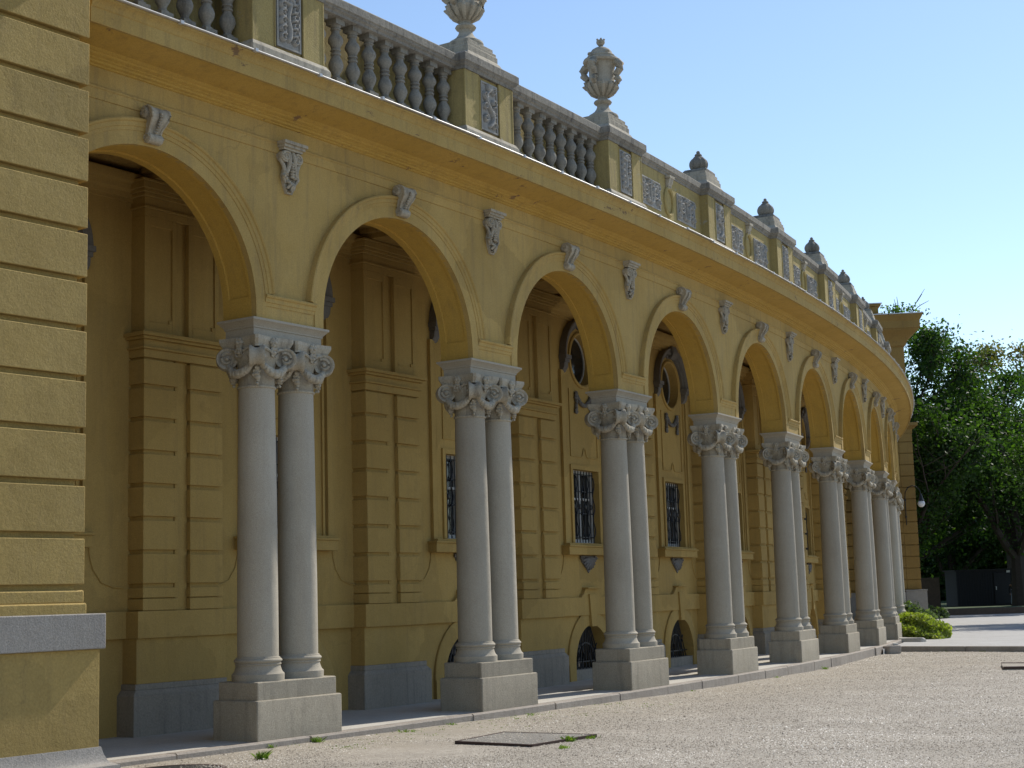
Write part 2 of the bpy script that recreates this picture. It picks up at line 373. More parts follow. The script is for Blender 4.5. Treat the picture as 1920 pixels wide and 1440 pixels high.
# --- plinth
mb=MB(); mb.stack([(.698,.344,-.02),(.698,.344,.425),(.690,.336,.44)]); mb.stack([(.651,.303,.43),(.651,.303,.628),(.644,.296,.64)])
pli=mb.build('plinth','plinth',B,*PL(1),smooth=30,bevel=.012)
# --- column with base and capital
def col_shaft():
    mb=MB(); pr=[]
    for i in range(15):
        t=i/14; z=.905+t*(3.965-.905); pr.append((.234-.026*t**1.6,z))
    pr=[(.25,.895),(.246,.903)]+pr; mb.lathe(pr,40); return mb
def col_base():
    mb=MB(); pr=[(.295,.64),(.297,.70),(.297,.715),(.275,.735),(.262,.765),(.252,.80),(.252,.812),(.262,.818),(.262,.83),(.254,.835)]
    pr+=[(.258+.016*math.sin(math.pi*i/6),.842+.043*i/6) for i in range(7)]+[(.25,.89),(.25,.897)]
    mb.lathe(pr,40); return mb
def col_capital():
    random.seed(3); mb=MB(); X=Vector((1,0,0)); Z=Vector((0,0,1))
    mb.lathe([(.212,3.955),(.222,3.96),(.226,3.97),(.222,3.982),(.21,3.985),(.208,4.10),(.215,4.2),(.24,4.28),(.27,4.32),(.27,4.40)],32)
    # abacus with hollow sides
    def aba(h,c,z0,z1,g=0):
        pts=[]
        cor=[(-h,-h),(h,-h),(h,h),(-h,h)]
        for i in range(4):
            a=Vector(cor[i]);b=Vector(cor[(i+1)%4]); d=(b-a); nrm=Vector((-d.y,d.x)).normalized()
            for t in [.06,.2,.35,.5,.65,.8,.94]:
                pts.append(a+d*t+nrm*c*(1-abs(2*t-1)**2))
        n=len(pts); vs=[(p.x,p.y,z0) for p in pts]+[(p.x*(1+g),p.y*(1+g),z1) for p in pts]
        mb.add(vs,[(j,(j+1)%n,n+(j+1)%n,n+j) for j in range(n)]+[tuple(range(n)),tuple(range(n,2*n))])
    aba(.295,.045,4.415,4.445); aba(.30,.05,4.445,4.50,.09); aba(.328,.055,4.50,4.543)
    for q in range(4):
        a=math.pi/4+q*math.pi/2; D=Vector((math.cos(a),math.sin(a),0)); T=Vector((-D.y,D.x,0)); c=D*.335+Z*4.305
        # volute: a thick roll whose axis is T, waisted in the middle, with hollowed ends
        vs=[];n=24;st=[(-.066,.085),(-.084,.10),(-.088,.122),(-.07,.128),(-.03,.104),(0,.096),(.03,.104),(.07,.128),(.088,.122),(.084,.10),(.066,.085)]
        for t,r in st:
            for j in range(n):
                w=2*math.pi*j/n; vs.append(c+T*t+D*math.cos(w)*r+Z*math.sin(w)*r)
        mb.add(vs,[(i*n+j,i*n+(j+1)%n,(i+1)*n+(j+1)%n,(i+1)*n+j) for i in range(len(st)-1) for j in range(n)]+[tuple(range(n)),tuple(range(10*n,11*n))])
        for sgn in (-1,1):
            mb.spiral(c+T*sgn*.072,.078,1.4,(D,Z),.01,start=math.pi*.7,dirn=-1,r=.021)
            mb.blob(c+T*sgn*.078,.026,8,5,0)
            # strap from the volute over to the middle of the side
            side=(D+T*sgn).normalized()
            pts=[c+Z*.10+T*sgn*.06-D*.02, D*.26+T*sgn*.11+Z*4.405, side*.255+Z*4.36+D*.03, side*.262+Z*4.31]
            mb.tube(pts,[.022,.02,.02,.014],6)
        # tassel under the volute
        for i in range(7):
            z=4.21-.036*i; r=.035+.012*math.sin(math.pi*min(1,i/5)); r*= (1 if i<5 else .7)
            for _ in range(3):
                mb.blob((D.x*.262+random.uniform(-.018,.018),D.y*.262+random.uniform(-.018,.018),z),r*.75,6,4,.25)
    for q in range(4):
        a=q*math.pi/2; D=Vector((math.cos(a),math.sin(a),0)); T=Vector((-D.y,D.x,0))
        # garland
        n=17
        for i in range(n):
            t=i/(n-1)*2-1; sag=(1-t*t); p=D*(.262+.045*sag)+T*t*.20+Z*(4.235-.125*sag)
            r=.03+.022*sag
            for _ in range(2): mb.blob((p.x+random.uniform(-.006,.006),p.y+random.uniform(-.006,.006),p.z+random.uniform(-.006,.006)),r,8,6,.2)
        # flower on the abacus, leaf and bud below
        c=D*.285+Z*4.475
        for i in range(6):
            w=i*math.pi/3; mb.blob(c+T*math.cos(w)*.035+Z*math.sin(w)*.035,.03,6,5,.1)
        mb.blob(c+D*.02,.026,6,5,.1)
        for i in range(2): mb.blob(D*.28+Z*(4.40-.04*i),(.028,.028,.026),7,5,.1)
        for sg in (-1,1):
            mb.tube([D*.285+Z*4.42+T*sg*.02,D*.288+Z*4.37+T*sg*.05,D*.285+Z*4.33+T*sg*.045,D*.28+Z*4.31+T*sg*.02],[.016,.018,.015,.01],5)
    return mb
c0,r0=PL(1-.33/SP)
colm=col_shaft().build('column','granite',B,c0,r0)
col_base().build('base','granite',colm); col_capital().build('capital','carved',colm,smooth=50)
# --- keystone scroll ("?" shaped in profile)
def keystone():
    mb=MB(); w=.115
    top=[]
    cl=[(.0,6.80),(.01,6.86),(.06,6.905),(.14,6.91),(.21,6.865),(.235,6.79),(.215,6.71),(.17,6.64),(.125,6.58),(.10,6.51),(.095,6.47)]
    inner=[(.04,6.47),(-.05,6.47),(-.05,6.80)]
    poly=[(RW+o,z) for o,z in cl+inner]
    f_=[-1,-.93,-.8,-.62,-.42,-.2,0,.2,.42,.62,.8,.93,1]
    def wz(z): return w*(.82+.40*min(1,max(0,(z-6.55)/.22)))
    sc_=[.93,1,1.0,.955,1.0,.965,1.02,.965,1.0,.955,1.0,1,.93]
    m2=MB(); m2.extrude_x(poly,f_,sc_); mb.add([(x*wz(z),o,z) for x,o,z in m2.v],m2.f)
    n=14; mb.extrude_x([(RW+.075+.078*math.cos(2*math.pi*i/n),6.425+.08*math.sin(2*math.pi*i/n)) for i in range(n)],[-w*1.0,-w*.9,-w*.5,-w*.3,0,w*.3,w*.5,w*.9,w*1.0],[.8,1,1,.9,1.05,.9,1,1,.8])
    O=Vector((0,1,0));Z=Vector((0,0,1)); W2=w*1.22
    for s in (-1,1):
        mb.extrude_x([(RW+.075+.085*math.cos(2*math.pi*i/n),6.815+.088*math.sin(2*math.pi*i/n)) for i in range(n)],[s*W2*.8,s*W2*1.08,s*W2*1.16],[1,1,.85])
        mb.spiral((s*W2*1.17,RW+.075,6.815),.072,1.5,(O,Z),.01,start=math.pi*.5,dirn=-1,r=.017)
        mb.spiral((s*w*1.02,RW+.075,6.425),.06,1.3,(O,Z),.01,start=0,dirn=1,r=.013)
        mb.tube([(s*wz(z),RW+o,z) for o,z in cl[1:]],.018,6)
    for i in range(9):   # husks down the front
        t=i/8; o=.245-.13*t**1.4; z=6.80-.30*t; mb.blob((0,RW+o,z-.02),(.03,.02,.024),6,5,.2)
    mb.v=[(x*.86,RW+(o-RW)*.82,6.645+(z-6.645)*.70) for x,o,z in mb.v]
    return mb
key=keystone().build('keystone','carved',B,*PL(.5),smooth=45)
# --- spandrel console
def console():
    random.seed(5); mb=MB(); Z=Vector((0,0,1)); X=Vector((1,0,0))
    mb.box(-.165,.165,RW-.05,RW+.14,6.885,6.925); mb.box(-.15,.15,RW-.05,RW+.115,6.85,6.885); mb.box(-.135,.135,RW-.05,RW+.09,6.82,6.85)
    for s in (-1,1):
        cx=s*.085
        n=14; mb.add([(cx+.07*math.cos(2*math.pi*i/n),o,6.74+.075*math.sin(2*math.pi*i/n)) for o in (RW-.05,RW+.075) for i in range(n)],[(j,(j+1)%n,n+(j+1)%n,n+j) for j in range(n)]+[tuple(range(n)),tuple(range(n,2*n))])
        mb.spiral((cx,RW+.077,6.74),.062,1.6,(X*s,Z),.01,start=2.2,dirn=-1,r=.015)
        mb.tube([(s*.03,RW+.05,6.82),(s*.035,RW+.075,6.72),(s*.04,RW+.07,6.64),(s*.055,RW+.06,6.56),(s*.075,RW+.055,6.51),(s*.10,RW+.05,6.49)],[.022,.024,.024,.024,.022,.014],7)
        mb.tube([(s*.14,RW+.03,6.70),(s*.105,RW+.045,6.63),(s*.085,RW+.05,6.55),(s*.10,RW+.045,6.47),(s*.07,RW+.04,6.40)],[.02,.022,.022,.022,.014],7)
        for i in range(9): mb.blob((s*random.uniform(.03,.11),RW+random.uniform(.02,.07),6.54-.016*i),(.028,.025,.022),6,5,.25)
    mb.extrude_o([(-.09,6.80),(.09,6.80),(.075,6.6),(.10,6.5),(.08,6.38),(.04,6.27),(-.04,6.27),(-.08,6.38),(-.10,6.5),(-.075,6.6)],RW-.05,RW+.03)
    for i in range(5):   # shell
        a=math.pi*(.22+.14*i); mb.tube([(0,RW+.05,6.42),(math.cos(a)*.035,RW+.07,6.42-math.sin(a)*.06),(math.cos(a)*.06,RW+.045,6.40-math.sin(a)*.11)],[.012,.022,.018],6)
    for i in range(6): mb.blob((0,RW+.07,6.66-.035*i),(.03,.024,.022),6,5,.2)
    mb.v=[(x*1.2,RW+(o-RW)*1.15,6.90+(z-6.90)*.93) for x,o,z in mb.v]
    return mb
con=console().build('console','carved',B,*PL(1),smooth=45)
c1,r1=PL(1+.33/SP); clone(colm,B,c1,r1)
for k in range(1,14):
    if k>1:
        for src in (bando,imp,pli): pass
        clone(bando,B,*PL(k)); clone(imp,B,*PL(k,-.03)); clone(pli,B,*PL(k)); clone(con,B,*PL(k))
        for s in (-1,1): clone(colm,B,*PL(k+s*.33/SP))
    if k<13: clone(arch,B,*PL(k+.5)); clone(key,B,*PL(k+.5))
# --- string band, cornice, gutter, roof
sweep([(RW-.05,6.775),(RW+.012,6.78),(RW+.018,6.80),(RW+.018,6.885),(RW+.03,6.895),(RW+.03,6.91),(RW+.01,6.93),(RW-.05,6.94)],K0,K1,150).build('string_band','yellow',B,local=False,smooth=25)
CP=[(.1,7.10),(.215,7.115),(.225,7.12),(.225,7.135),(.255,7.145),(.26,7.165),(.285,7.175),(.285,7.19),(.325,7.205),(.33,7.225),(.36,7.235),(.38,7.25),(.60,7.275),(.775,7.315),(.784,7.312),(.784,7.4),(.1,7.4)]
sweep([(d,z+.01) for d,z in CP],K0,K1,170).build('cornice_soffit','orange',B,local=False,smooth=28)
CQ=[(.785,7.30),(.82,7.30),(.825,7.32),(.825,7.455),(.835,7.465),(.845,7.50),(.87,7.53),(.895,7.545),(.895,7.568),(.1,7.70),(.1,7.402),(.785,7.402)]
sweep([(d,z+.01) for d,z in CQ],K0,K1,170).build('cornice','yellow_cor',B,local=False,smooth=28)
mb=MB(); kk=K0; random.seed(11)
while kk<K1:
    L=random.uniform(.24,.27); dz=random.uniform(-.008,.006); dd=random.uniform(-.008,.008)
    m_=sweep([(.885+dd,7.58+dz),(.925+dd,7.578+dz),(.932+dd,7.586+dz),(.925+dd,7.594+dz),(.885+dd,7.598+dz),(.1,7.74),(.1,7.72)],kk,min(kk+L-.002,K1),3); mb.add(m_.v,m_.f)
    m_=sweep([(.86+dd,7.57+dz),(.94+dd,7.568+dz),(.942+dd,7.604+dz),(.86,7.612)],kk-.004,kk+.006,1); mb.add(m_.v,m_.f)
    kk+=L
mb.build('gutter','zinc',B,local=False,smooth=25)
sweep([(.22,7.66),(-7.5,7.66),(-7.5,7.78),(.05,7.78)],K0,K1,60).build('roof','roof',B,local=False)
# --- parapet
sweep([(.17,7.65),(.17,7.96),(.15,7.997),(-.20,7.997),(-.20,7.65)],K0,K1,120).build('parapet_base','balu',B,local=False,smooth=30)
RP=[(.10,8.885),(.115,8.89),(.115,8.925),(.145,8.95),(.145,8.97),(.165,8.985),(.165,9.085),(.135,9.112),(-.2,9.112),(-.23,9.085),(-.23,8.985),(-.19,8.95),(-.16,8.885)]
sweep(RP,K0,K1,150).build('coping','coping',B,local=False,smooth=28)
def baluster():
    mb=MB(); b=.088
    mb.box(-b,b,-b,b,7.995,8.095); mb.box(-b*.98,b*.98,-b*.98,b*.98,8.815,8.885)
    mb.lathe([(.06,8.09),(.076,8.10),(.076,8.115),(.052,8.13),(.047,8.15),(.055,8.18),(.082,8.225),(.097,8.27),(.097,8.30),(.082,8.345),(.058,8.39),(.052,8.415),(.066,8.42),(.068,8.44),(.053,8.447),(.053,8.47),(.068,8.475),(.066,8.495),(.054,8.50),(.07,8.55),(.097,8.59),(.10,8.62),(.086,8.66),(.06,8.695),(.052,8.72),(.05,8.745),(.066,8.755),(.066,8.77),(.056,8.775),(.07,8.80),(.078,8.82)],20)
    return mb
bal=None
for bay in (0,1,2):
    for i in range(-4,5):
        k=bay+.51+i*.0783
        if k<.3: continue
        p,r=PL(k,-.03)
        if bal is None: bal=baluster().build('baluster','balu_dark',B,p,r)
        else: clone(bal,B,p,r)
sweep([(-.36,7.7),(-.36,9.07),(-.52,9.07),(-.52,7.7)],K0,3.1,30).build('parapet_wall','yellow_old',B,local=False,smooth=0)
# --- carved relief generator
def curve_h(curves,w,h,nx,nz,depth):
    gx=np.linspace(-w/2,w/2,nx); gz=np.linspace(0,h,nz); X,Z=np.meshgrid(gx,gz); Hh=np.zeros_like(X)
    for pts,wd in curves:
        for i,(px,pz) in enumerate(pts):
            ww=wd*(1-.35*i/len(pts)); d2=((X-px)**2+(Z-pz)**2)/(ww*ww); Hh=np.maximum(Hh,np.sqrt(np.clip(1-d2,0,1)))
    return gx,gz,Hh*depth
def spiral_pts(cx,cz,r,turns,start,dirn,n=40):
    return [(cx+r*(1-.85*i/n)*math.cos(start+dirn*turns*2*math.pi*i/n),cz+r*(1-.85*i/n)*math.sin(start+dirn*turns*2*math.pi*i/n)) for i in range(n)]
def relief_mesh(w,h,curves,o,z0,nx=30,nz=50,depth=.03,border=.025):
    gx,gz,Hh=curve_h(curves,w-2*border,h-2*border,nx,nz,depth)
    mb=MB(); vs=[(float(x),o+float(Hh[j,i]),z0+border+float(z)) for j,z in enumerate(gz) for i,x in enumerate(gx)]
    mb.add(vs,[(j*nx+i,j*nx+i+1,(j+1)*nx+i+1,(j+1)*nx+i) for j in range(nz-1) for i in range(nx-1)])
    bw=border
    for (xa,xb,za,zb) in ((-w/2,w/2,z0,z0+bw),(-w/2,w/2,z0+h-bw,z0+h),(-w/2,-w/2+bw,z0+bw,z0+h-bw),(w/2-bw,w/2,z0+bw,z0+h-bw)): mb.box(xa,xb,o-.02,o+.018,za,zb)
    return mb
def tall_relief(var):
    c=[]; w=.42;h=.72
    if var: # serpentine with scrolls
        c.append(([(.09*math.sin(t*2.1*math.pi),.06+.56*t) for t in np.linspace(0,1,60)],.03))
        for i in range(7): c.append((spiral_pts(.11*(-1)**i,.08+.085*i,.055,1.3,1.2*i,(-1)**i),.018))
        c.append((spiral_pts(0,.62,.06,1.6,0,1),.03)); c.append(([(.02*math.sin(i),.60+.02*i) for i in range(4)],.05))
    else:
        c.append(([(.02*math.sin(t*9),.1+.5*t) for t in np.linspace(0,1,50)],.035))
        for i in range(6):
            c.append((spiral_pts(.10,.10+.1*i,.06,1.2,2.2,-1),.02)); c.append((spiral_pts(-.10,.10+.1*i,.06,1.2,.9,1),.02))
        c.append((spiral_pts(0,.57,.07,1,0,1),.03))
    return relief_mesh(w,h,c,.235,8.10,34,60,.055)
# --- pedestal
def pedestal():
    mb=MB(); c=-.13
    # body with sunk centre field
    hw=.625; f=.25; b=-.52
    mb.box(-hw,-.25,b,f,8.05,8.885); mb.box(.25,hw,b,f,8.05,8.885); mb.box(-.25,.25,b,f-.035,8.05,8.885)
    for s in (-1,1): mb.box(s*.25-.012,s*.25+.012,f-.02,f+.012,8.07,8.86)
    mb.box(-hw-.004,-hw+.03,f-.03,f+.006,8.05,8.88); mb.box(hw-.03,hw+.004,f-.03,f+.006,8.05,8.88)
    return mb
def ped_foot():
    mb=MB(); mb.v=[];  mb.stack([(.68,.44,7.70),(.68,.44,7.99),(.655,.415,8.03),(.645,.40,8.052)]); mb.v=[(x,o-.13,z) for x,o,z in mb.v]; return mb
def ped_cap():
    mb=MB(); mb.stack([(.64,.395,8.883),(.645,.40,8.925),(.675,.43,8.95),(.675,.43,8.965),(.70,.455,8.985),(.70,.455,9.088),(.665,.42,9.118)]); mb.v=[(x,o-.13,z) for x,o,z in mb.v]; return mb
PK=list(range(1,14)); peds={}
reliefs=[tall_relief(0),tall_relief(1)]
for k in PK:
    p,r=PL(k)
    if k==1:
        pd=pedestal().build('pedestal','yellow_old',B,p,r,smooth=0,bevel=.008); ped_foot().build('foot','balu',pd,smooth=0,bevel=.006); ped_cap().build('cap','coping',pd,smooth=25)
        R0=reliefs[0].build('relief_panel','relief',B,p,r,smooth=50)
    else:
        clone(pd,B,p,r)
        if k==2: R1=reliefs[1].build('relief_panel','relief',B,p,r,smooth=50)
        else: clone(R0 if k%2 else R1,B,p,r)
# --- stepped base, urn and finial
def step_base():
    mb=MB(); mb.stack([(.50,.36,9.115),(.47,.34,9.15),(.42,.31,9.22),(.39,.29,9.24),(.39,.29,9.33),(.375,.275,9.335),(.375,.275,9.385),(.33,.25,9.39),(.33,.25,9.45)]); return mb
def urn():
    random.seed(9); mb=MB(); z=9.45
    mb.lathe([(.25,z),(.26,z+.03),(.25,z+.06),(.20,z+.09),(.15,z+.13),(.115,z+.18),(.10,z+.22),(.105,z+.25),(.14,z+.27),(.155,z+.295),(.14,z+.32),(.10,z+.335),(.085,z+.36),(.09,z+.39),(.14,z+.43),(.205,z+.50),(.24,z+.56),(.245,z+.60),(.225,z+.63),(.215,z+.66),(.218,z+.86),(.235,z+.92),(.25,z+.96),(.30,z+.98),(.315,z+1.01),(.30,z+1.045),(.26,z+1.06),(.22,z+1.075)],28)
    for i in range(12):
        a=2*math.pi*i/12; D=Vector((math.cos(a),math.sin(a),0)); mb.tube([D*.11+Vector((0,0,z+.40)),D*.20+Vector((0,0,z+.47)),D*.255+Vector((0,0,z+.56)),D*.262+Vector((0,0,z+.62))],[.02,.035,.04,.02],6)
    return mb
def urn_lid():
    mb=MB(); z=9.45+1.07
    mb.lathe([(.235,z),(.24,z+.03),(.23,z+.045),(.20,z+.06),(.19,z+.10),(.155,z+.15),(.10,z+.185),(.05,z+.20),(.035,z+.225),(.05,z+.245),(.07,z+.27),(.075,z+.30),(.065,z+.325)],24)
    for i in range(5):
        a=2*math.pi*i/5; mb.blob((.06*math.cos(a),.06*math.sin(a),z+.335),.02,6,4,.1)
    for a in (.6,2.2,3.9,5.3): mb.blob((.19*math.cos(a),.19*math.sin(a),z+.075),(.05,.05,.035),7,5,.25)
    return mb
def urn_handle(a):
    mb=MB(); z=9.45; D=Vector((math.cos(a),math.sin(a),0)); Z=Vector((0,0,1)); P=[]
    for d,h in ((.24,.97),(.31,.955),(.355,.90),(.345,.83),(.30,.775),(.265,.735),(.27,.69),(.305,.665),(.325,.63),(.30,.60),(.265,.61)): P.append(D*d+Z*(z+h))
    mb.tube(P,[.06,.068,.07,.065,.055,.05,.052,.056,.052,.045,.036],8,sx=1.1,jit=.06)
    mb.blob(D*.305+Z*(z+.90),.045,8,6,.1); mb.blob(D*.295+Z*(z+.635),.035,8,6,.1)
    return mb
def finial():
    mb=MB(); z=9.45
    mb.stack([(.24,.24,z-.005),(.24,.24,z+.05),(.21,.21,z+.085),(.19,.19,z+.09)])
    z+=.09; pr=[(.12,z-.01)]+[(.185*math.sin(math.pi*(.16+.66*i/10)),z+.125-.16*math.cos(math.pi*(.16+.66*i/10))) for i in range(11)]
    mb.lathe(pr,40,lobes=8,amp=.13)
    z2=pr[-1][1]; mb.lathe([(.10,z2-.015),(.105,z2),(.085,z2+.02),(.06,z2+.03),(.075,z2+.05),(.06,z2+.075),(.03,z2+.085),(.038,z2+.105),(.03,z2+.13),(.008,z2+.145)],16)
    return mb
DU=-.13; ub=None; ur=None; fi=None
for k in PK:
    p,r=PL(k,DU)
    if ub is None: ub=step_base().build('stepped_base','balu',B,p,r,smooth=25,bevel=.006)
    else: clone(ub,B,p,r)
    if k<=3:
        if ur is None:
            ur=urn().build('urn','balu',B,p,r); urn_lid().build('lid','balu',ur)
            for a in (0,math.pi/2,math.pi,-math.pi/2): urn_handle(a+.0).build('handle','balu',ur,smooth=60)
        else: clone(ur,B,p,r)
    else:
        if fi is None: fi=finial().build('finial','coping',B,p,r)
        else: clone(fi,B,p,r)
# --- closed parapet bays with reliefs
def wide_relief():
    c=[]; w=.86;h=.50
    for s in (-1,1):
        c.append((spiral_pts(s*.2,.26,.13,1.6,1.0 if s>0 else 2.1,-s),.026)); c.append((spiral_pts(s*.33,.10,.07,1.3,0,s),.02)); c.append((spiral_pts(s*.33,.38,.07,1.3,1,-s),.02))
        c.append(([(s*(.05+.12*t),.06+.3*t*t) for t in np.linspace(0,1,20)],.025)); c.append((spiral_pts(s*.08,.40,.06,1.2,2,s),.02)); c.append((spiral_pts(s*.09,.1,.05,1.2,2,-s),.018))
    c.append(([(0,.05+.38*t) for t in np.linspace(0,1,20)],.022))
    return relief_mesh(w,h,c,.10,8.17,60,38,.055,.02)
def oval_frame():
    mb=MB(); mb.ring([(0,.08),(0,.125),(.03,.145),(.06,.125),(.06,.08)],0,8.42,.15,.22,0,2*math.pi,36); return mb
def bracket():
    random.seed(2); mb=MB(); mb.box(-.11,.11,.08,.20,8.84,8.882); mb.extrude_x([(.08,8.84),(.19,8.84),(.17,8.76),(.12,8.70),(.125,8.66),(.08,8.62)],[-.085,-.06,0,.06,.085],[.92,1,1.05,1,.92])
    for i in range(7): mb.blob((random.uniform(-.06,.06),.16-.006*i,8.80-.022*i),(.03,.025,.025),6,5,.2)
    return mb
pw=None
for k in range(3,13):
    q=sweep([(.10,7.96),(.10,8.89),(-.16,8.89),(-.16,7.96)],k+.14,k+.86,8).build('parapet_wall','yellow_old',B,local=False,smooth=0)
    for kk,s in ((.285,0),(.665,1)):
        p,r=PL(k+.01+kk)
        if pw is None: pw=wide_relief().build('relief_panel','relief',B,p,r,smooth=50)
        else: clone(pw,B,p,r)
    p,r=PL(k+.485)
    if k==3: ov=oval_frame().build('oval_frame','yellow_old',B,p,r); br=bracket().build('bracket','carved',B,p,r,smooth=50)
    else: clone(ov,B,p,r); clone(br,B,p,r)

# ------------------------------------------------------------------ gallery: inner wall, pilasters, windows
IW=-1.87; WCL=[.49,.52,.535,.54]+[.57]*12; SI=(RR+IW)*DTH
def circ(c,cz,r,sg): return lambda x:cz+sg*math.sqrt(max(0,r*r-(x-c)**2))
hs=[]
for k in range(0,13):
    c=(k+WCL[k])*SI
    hs.append(dict(x0=c-.52,x1=c+.52,lo=lambda x:2.42,hi=lambda x:3.74,ob=IW-.18))
    hs.append(dict(x0=c-.47,x1=c+.47,n=20,lo=circ(c,5.77,.47,-1),hi=circ(c,5.77,.47,1),ob=IW-.20))
    hs.append(dict(x0=c-.68,x1=c+.68,n=20,lo=lambda x:.18,hi=lambda x,c=c:.28+math.sqrt(max(0,.68**2-(x-c)**2)),ob=IW-.28))
wall(.1*SI,13.6*SI,-.02,7.0,IW,IW-.2,hs,step=1.0,back=False).mapped(lambda x,o,z: W(x/SI,o,z)).build('gallery_wall','yellow_in',B,local=False,recalc=False,smooth=0)
def pil():
    mb=MB(); hw=.65; g=.10; f=-1.60; bk=IW-.05
    for s in (-1,1):
        xa,xb=(g,hw) if s>0 else (-hw,-g)
        mb.box(xa+.035,xb-.035,bk,f-.04,1.45,4.56)
        zs=[1.45,1.60,1.75]+[1.75+.4*i for i in range(1,7)]+[4.56]
        for za,zb in zip(zs,zs[1:]):
            if zb>4.5: zb=4.5
            mb.box(xa,xb,bk,f,za+(.026 if za>1.6 else .006),zb-(.026 if za>1.55 else .006))
    mb.box(-g,g,bk,f-.06,1.45,4.5)
    # entablature
    for (d,z0,z1) in ((.0,4.50,4.60),(.03,4.60,4.63),(.0,4.63,4.72),(.05,4.72,4.755),(.09,4.755,4.80)): mb.box(-hw-d-.003,hw+d+.003,bk,f+d+.003,z0,z1)
    # upper order with sunk panels
    for s in (-1,1):
        xa,xb=(g,hw-.03) if s>0 else (-hw+.03,-g)
        mb.box(xa,xb,bk,f-.05,4.80,6.27)
        m_=.07
        for (x0,x1,z0,z1) in ((xa,xa+m_,4.80,6.27),(xb-m_,xb,4.80,6.27),(xa+m_,xb-m_,4.80,4.95),(xa+m_,xb-m_,6.15,6.27)): mb.box(x0,x1,f-.06,f-.03,z0,z1)
        for cx in (xa+m_,xb-m_-.05): mb.box(cx,cx+.05,f-.06,f-.03,4.95,5.0)
    mb.box(-g,g,bk,f-.09,4.80,6.27)
    for (d,z0,z1) in ((-.03,6.27,6.36),(.0,6.36,6.39),(-.02,6.39,6.50),(.03,6.50,6.54),(.06,6.54,6.58),(.10,6.58,6.66),(.12,6.66,6.69)): mb.box(-hw-d,hw+d,bk,f+d,z0,z1)
    return mb
def pil_foot():
    mb=MB(); f=-1.60
    mb.add([],[])
    mb.box(-.80,.80,IW-.05,f+.02,-.02,.47); 
    mb.add([(-.80,IW-.05,.47),(.80,IW-.05,.47),(.80,f+.02,.47),(-.80,f+.02,.47),(-.74,IW-.05,.53),(.74,IW-.05,.53),(.74,f-.02,.53),(-.74,f-.02,.53)],[(0,1,2,3),(4,5,6,7),(0,1,5,4),(1,2,6,5),(2,3,7,6),(3,0,4,7)])
    mb.box(-.74,.74,IW-.05,f-.022,.53,.60)
    return mb
def pil_dado():
    mb=MB(); f=-1.60; mb.box(-.72,.72,IW-.05,f-.03,.60,1.13); mb.box(-.735,.735,IW-.05,f+.012,1.13,1.45); return mb
p0=None
for k in range(0,14):
    p,r=PL(k+.01)
    if p0 is None:
        p0=pil().build('pilaster','yellow_in',B,p,r,smooth=0,bevel=.006); pil_foot().build('plinth','dado',p0,smooth=0,bevel=.006); pil_dado().build('pedestal','yellow_in',p0,smooth=0,bevel=.006)
    else: clone(p0,B,p,r)
def window_surround():
    mb=MB(); o=IW
    for s in (-1,1):
        mb.box(s*.86-.06,s*.86+.06,o-.03,o+.05,2.40,5.50); mb.box(s*.74-.02,s*.74+.02,o-.03,o+.025,2.40,5.50)
    # moulding round the opening
    for x0,x1,z0,z1 in ((-.60,-.52,2.42,3.82),(.52,.60,2.42,3.82),(-.52,.52,3.74,3.82)): mb.box(x0,x1,o-.03,o+.03,z0,z1)
    # raised panel above, with a little crest at its foot
    for x0,x1,z0,z1 in ((-.56,-.535,3.97,5.2),(.535,.56,3.97,5.2),(-.535,-.12,3.97,3.99),(.12,.535,3.97,3.99)): mb.box(x0,x1,o-.03,o+.018,z0,z1)
    for s in (-1,1): mb.tube([(s*.12,o+.008,3.985),(s*.08,o+.008,4.0),(s*.06,o+.008,4.06),(s*.03,o+.01,4.12),(0,o+.01,4.14)],.014,6)
    for s in (-1,1): mb.tube([(s*1.46,o+.0,1.73),(s*1.30,o+.0,1.74),(s*1.12,o+.0,1.80),(s*1.0,o+.0,1.95),(s*.95,o+.0,2.1),(s*.94,o+.0,2.2)],.012,6)
    mb.ring([(0,-.03+o),(0,.03+o),(.03,.045+o),(.055,.03+o),(.06,-.03+o)],0,5.77,.47,.47,0,2*math.pi,36)
    return mb
def sill():
    mb=MB(); mb.box(-1.0,.88,IW-.05,IW+.15,2.20,2.34); mb.box(-1.02,.90,IW-.05,IW+.175,2.34,2.37); mb.box(-.92,.92,IW-.05,IW+.12,2.37,2.405); return mb
def wframe():
    mb=MB(); o=IW-.15
    for x0,x1,z0,z1 in ((-.52,-.45,2.42,3.74),(.45,.52,2.42,3.74),(-.45,.45,2.42,2.49),(-.45,.45,3.67,3.74),(-.035,.035,2.49,3.67),(-.45,-.035,3.2,3.24),(.035,.45,3.2,3.24)): mb.box(x0,x1,o-.03,o+.03,z0,z1)
    return mb
def pane(): mb=MB(); mb.box(-.47,.47,IW-.19,IW-.172,2.44,3.72); return mb
def grille():
    mb=MB(); o=IW-.08
    for i in range(9):
        x=-.46+.115*i; mb.tube([(x,o,2.43),(x,o,3.73)],.011,6)
        if i%2==0: 
            pts=[(x+.035*math.sin(t*16),o+.02,2.55+t*1.08) for t in np.linspace(0,1,40)]; mb.tube(pts,.010,5)
    for z in (2.52,2.95,3.35,3.66): mb.box(-.5,.5,o-.014,o-.002,z,z+.02)
    for i in range(4): mb.blob((-.345+.23*i,o+.02,3.08),(.035,.02,.05),8,6,0)
    return mb
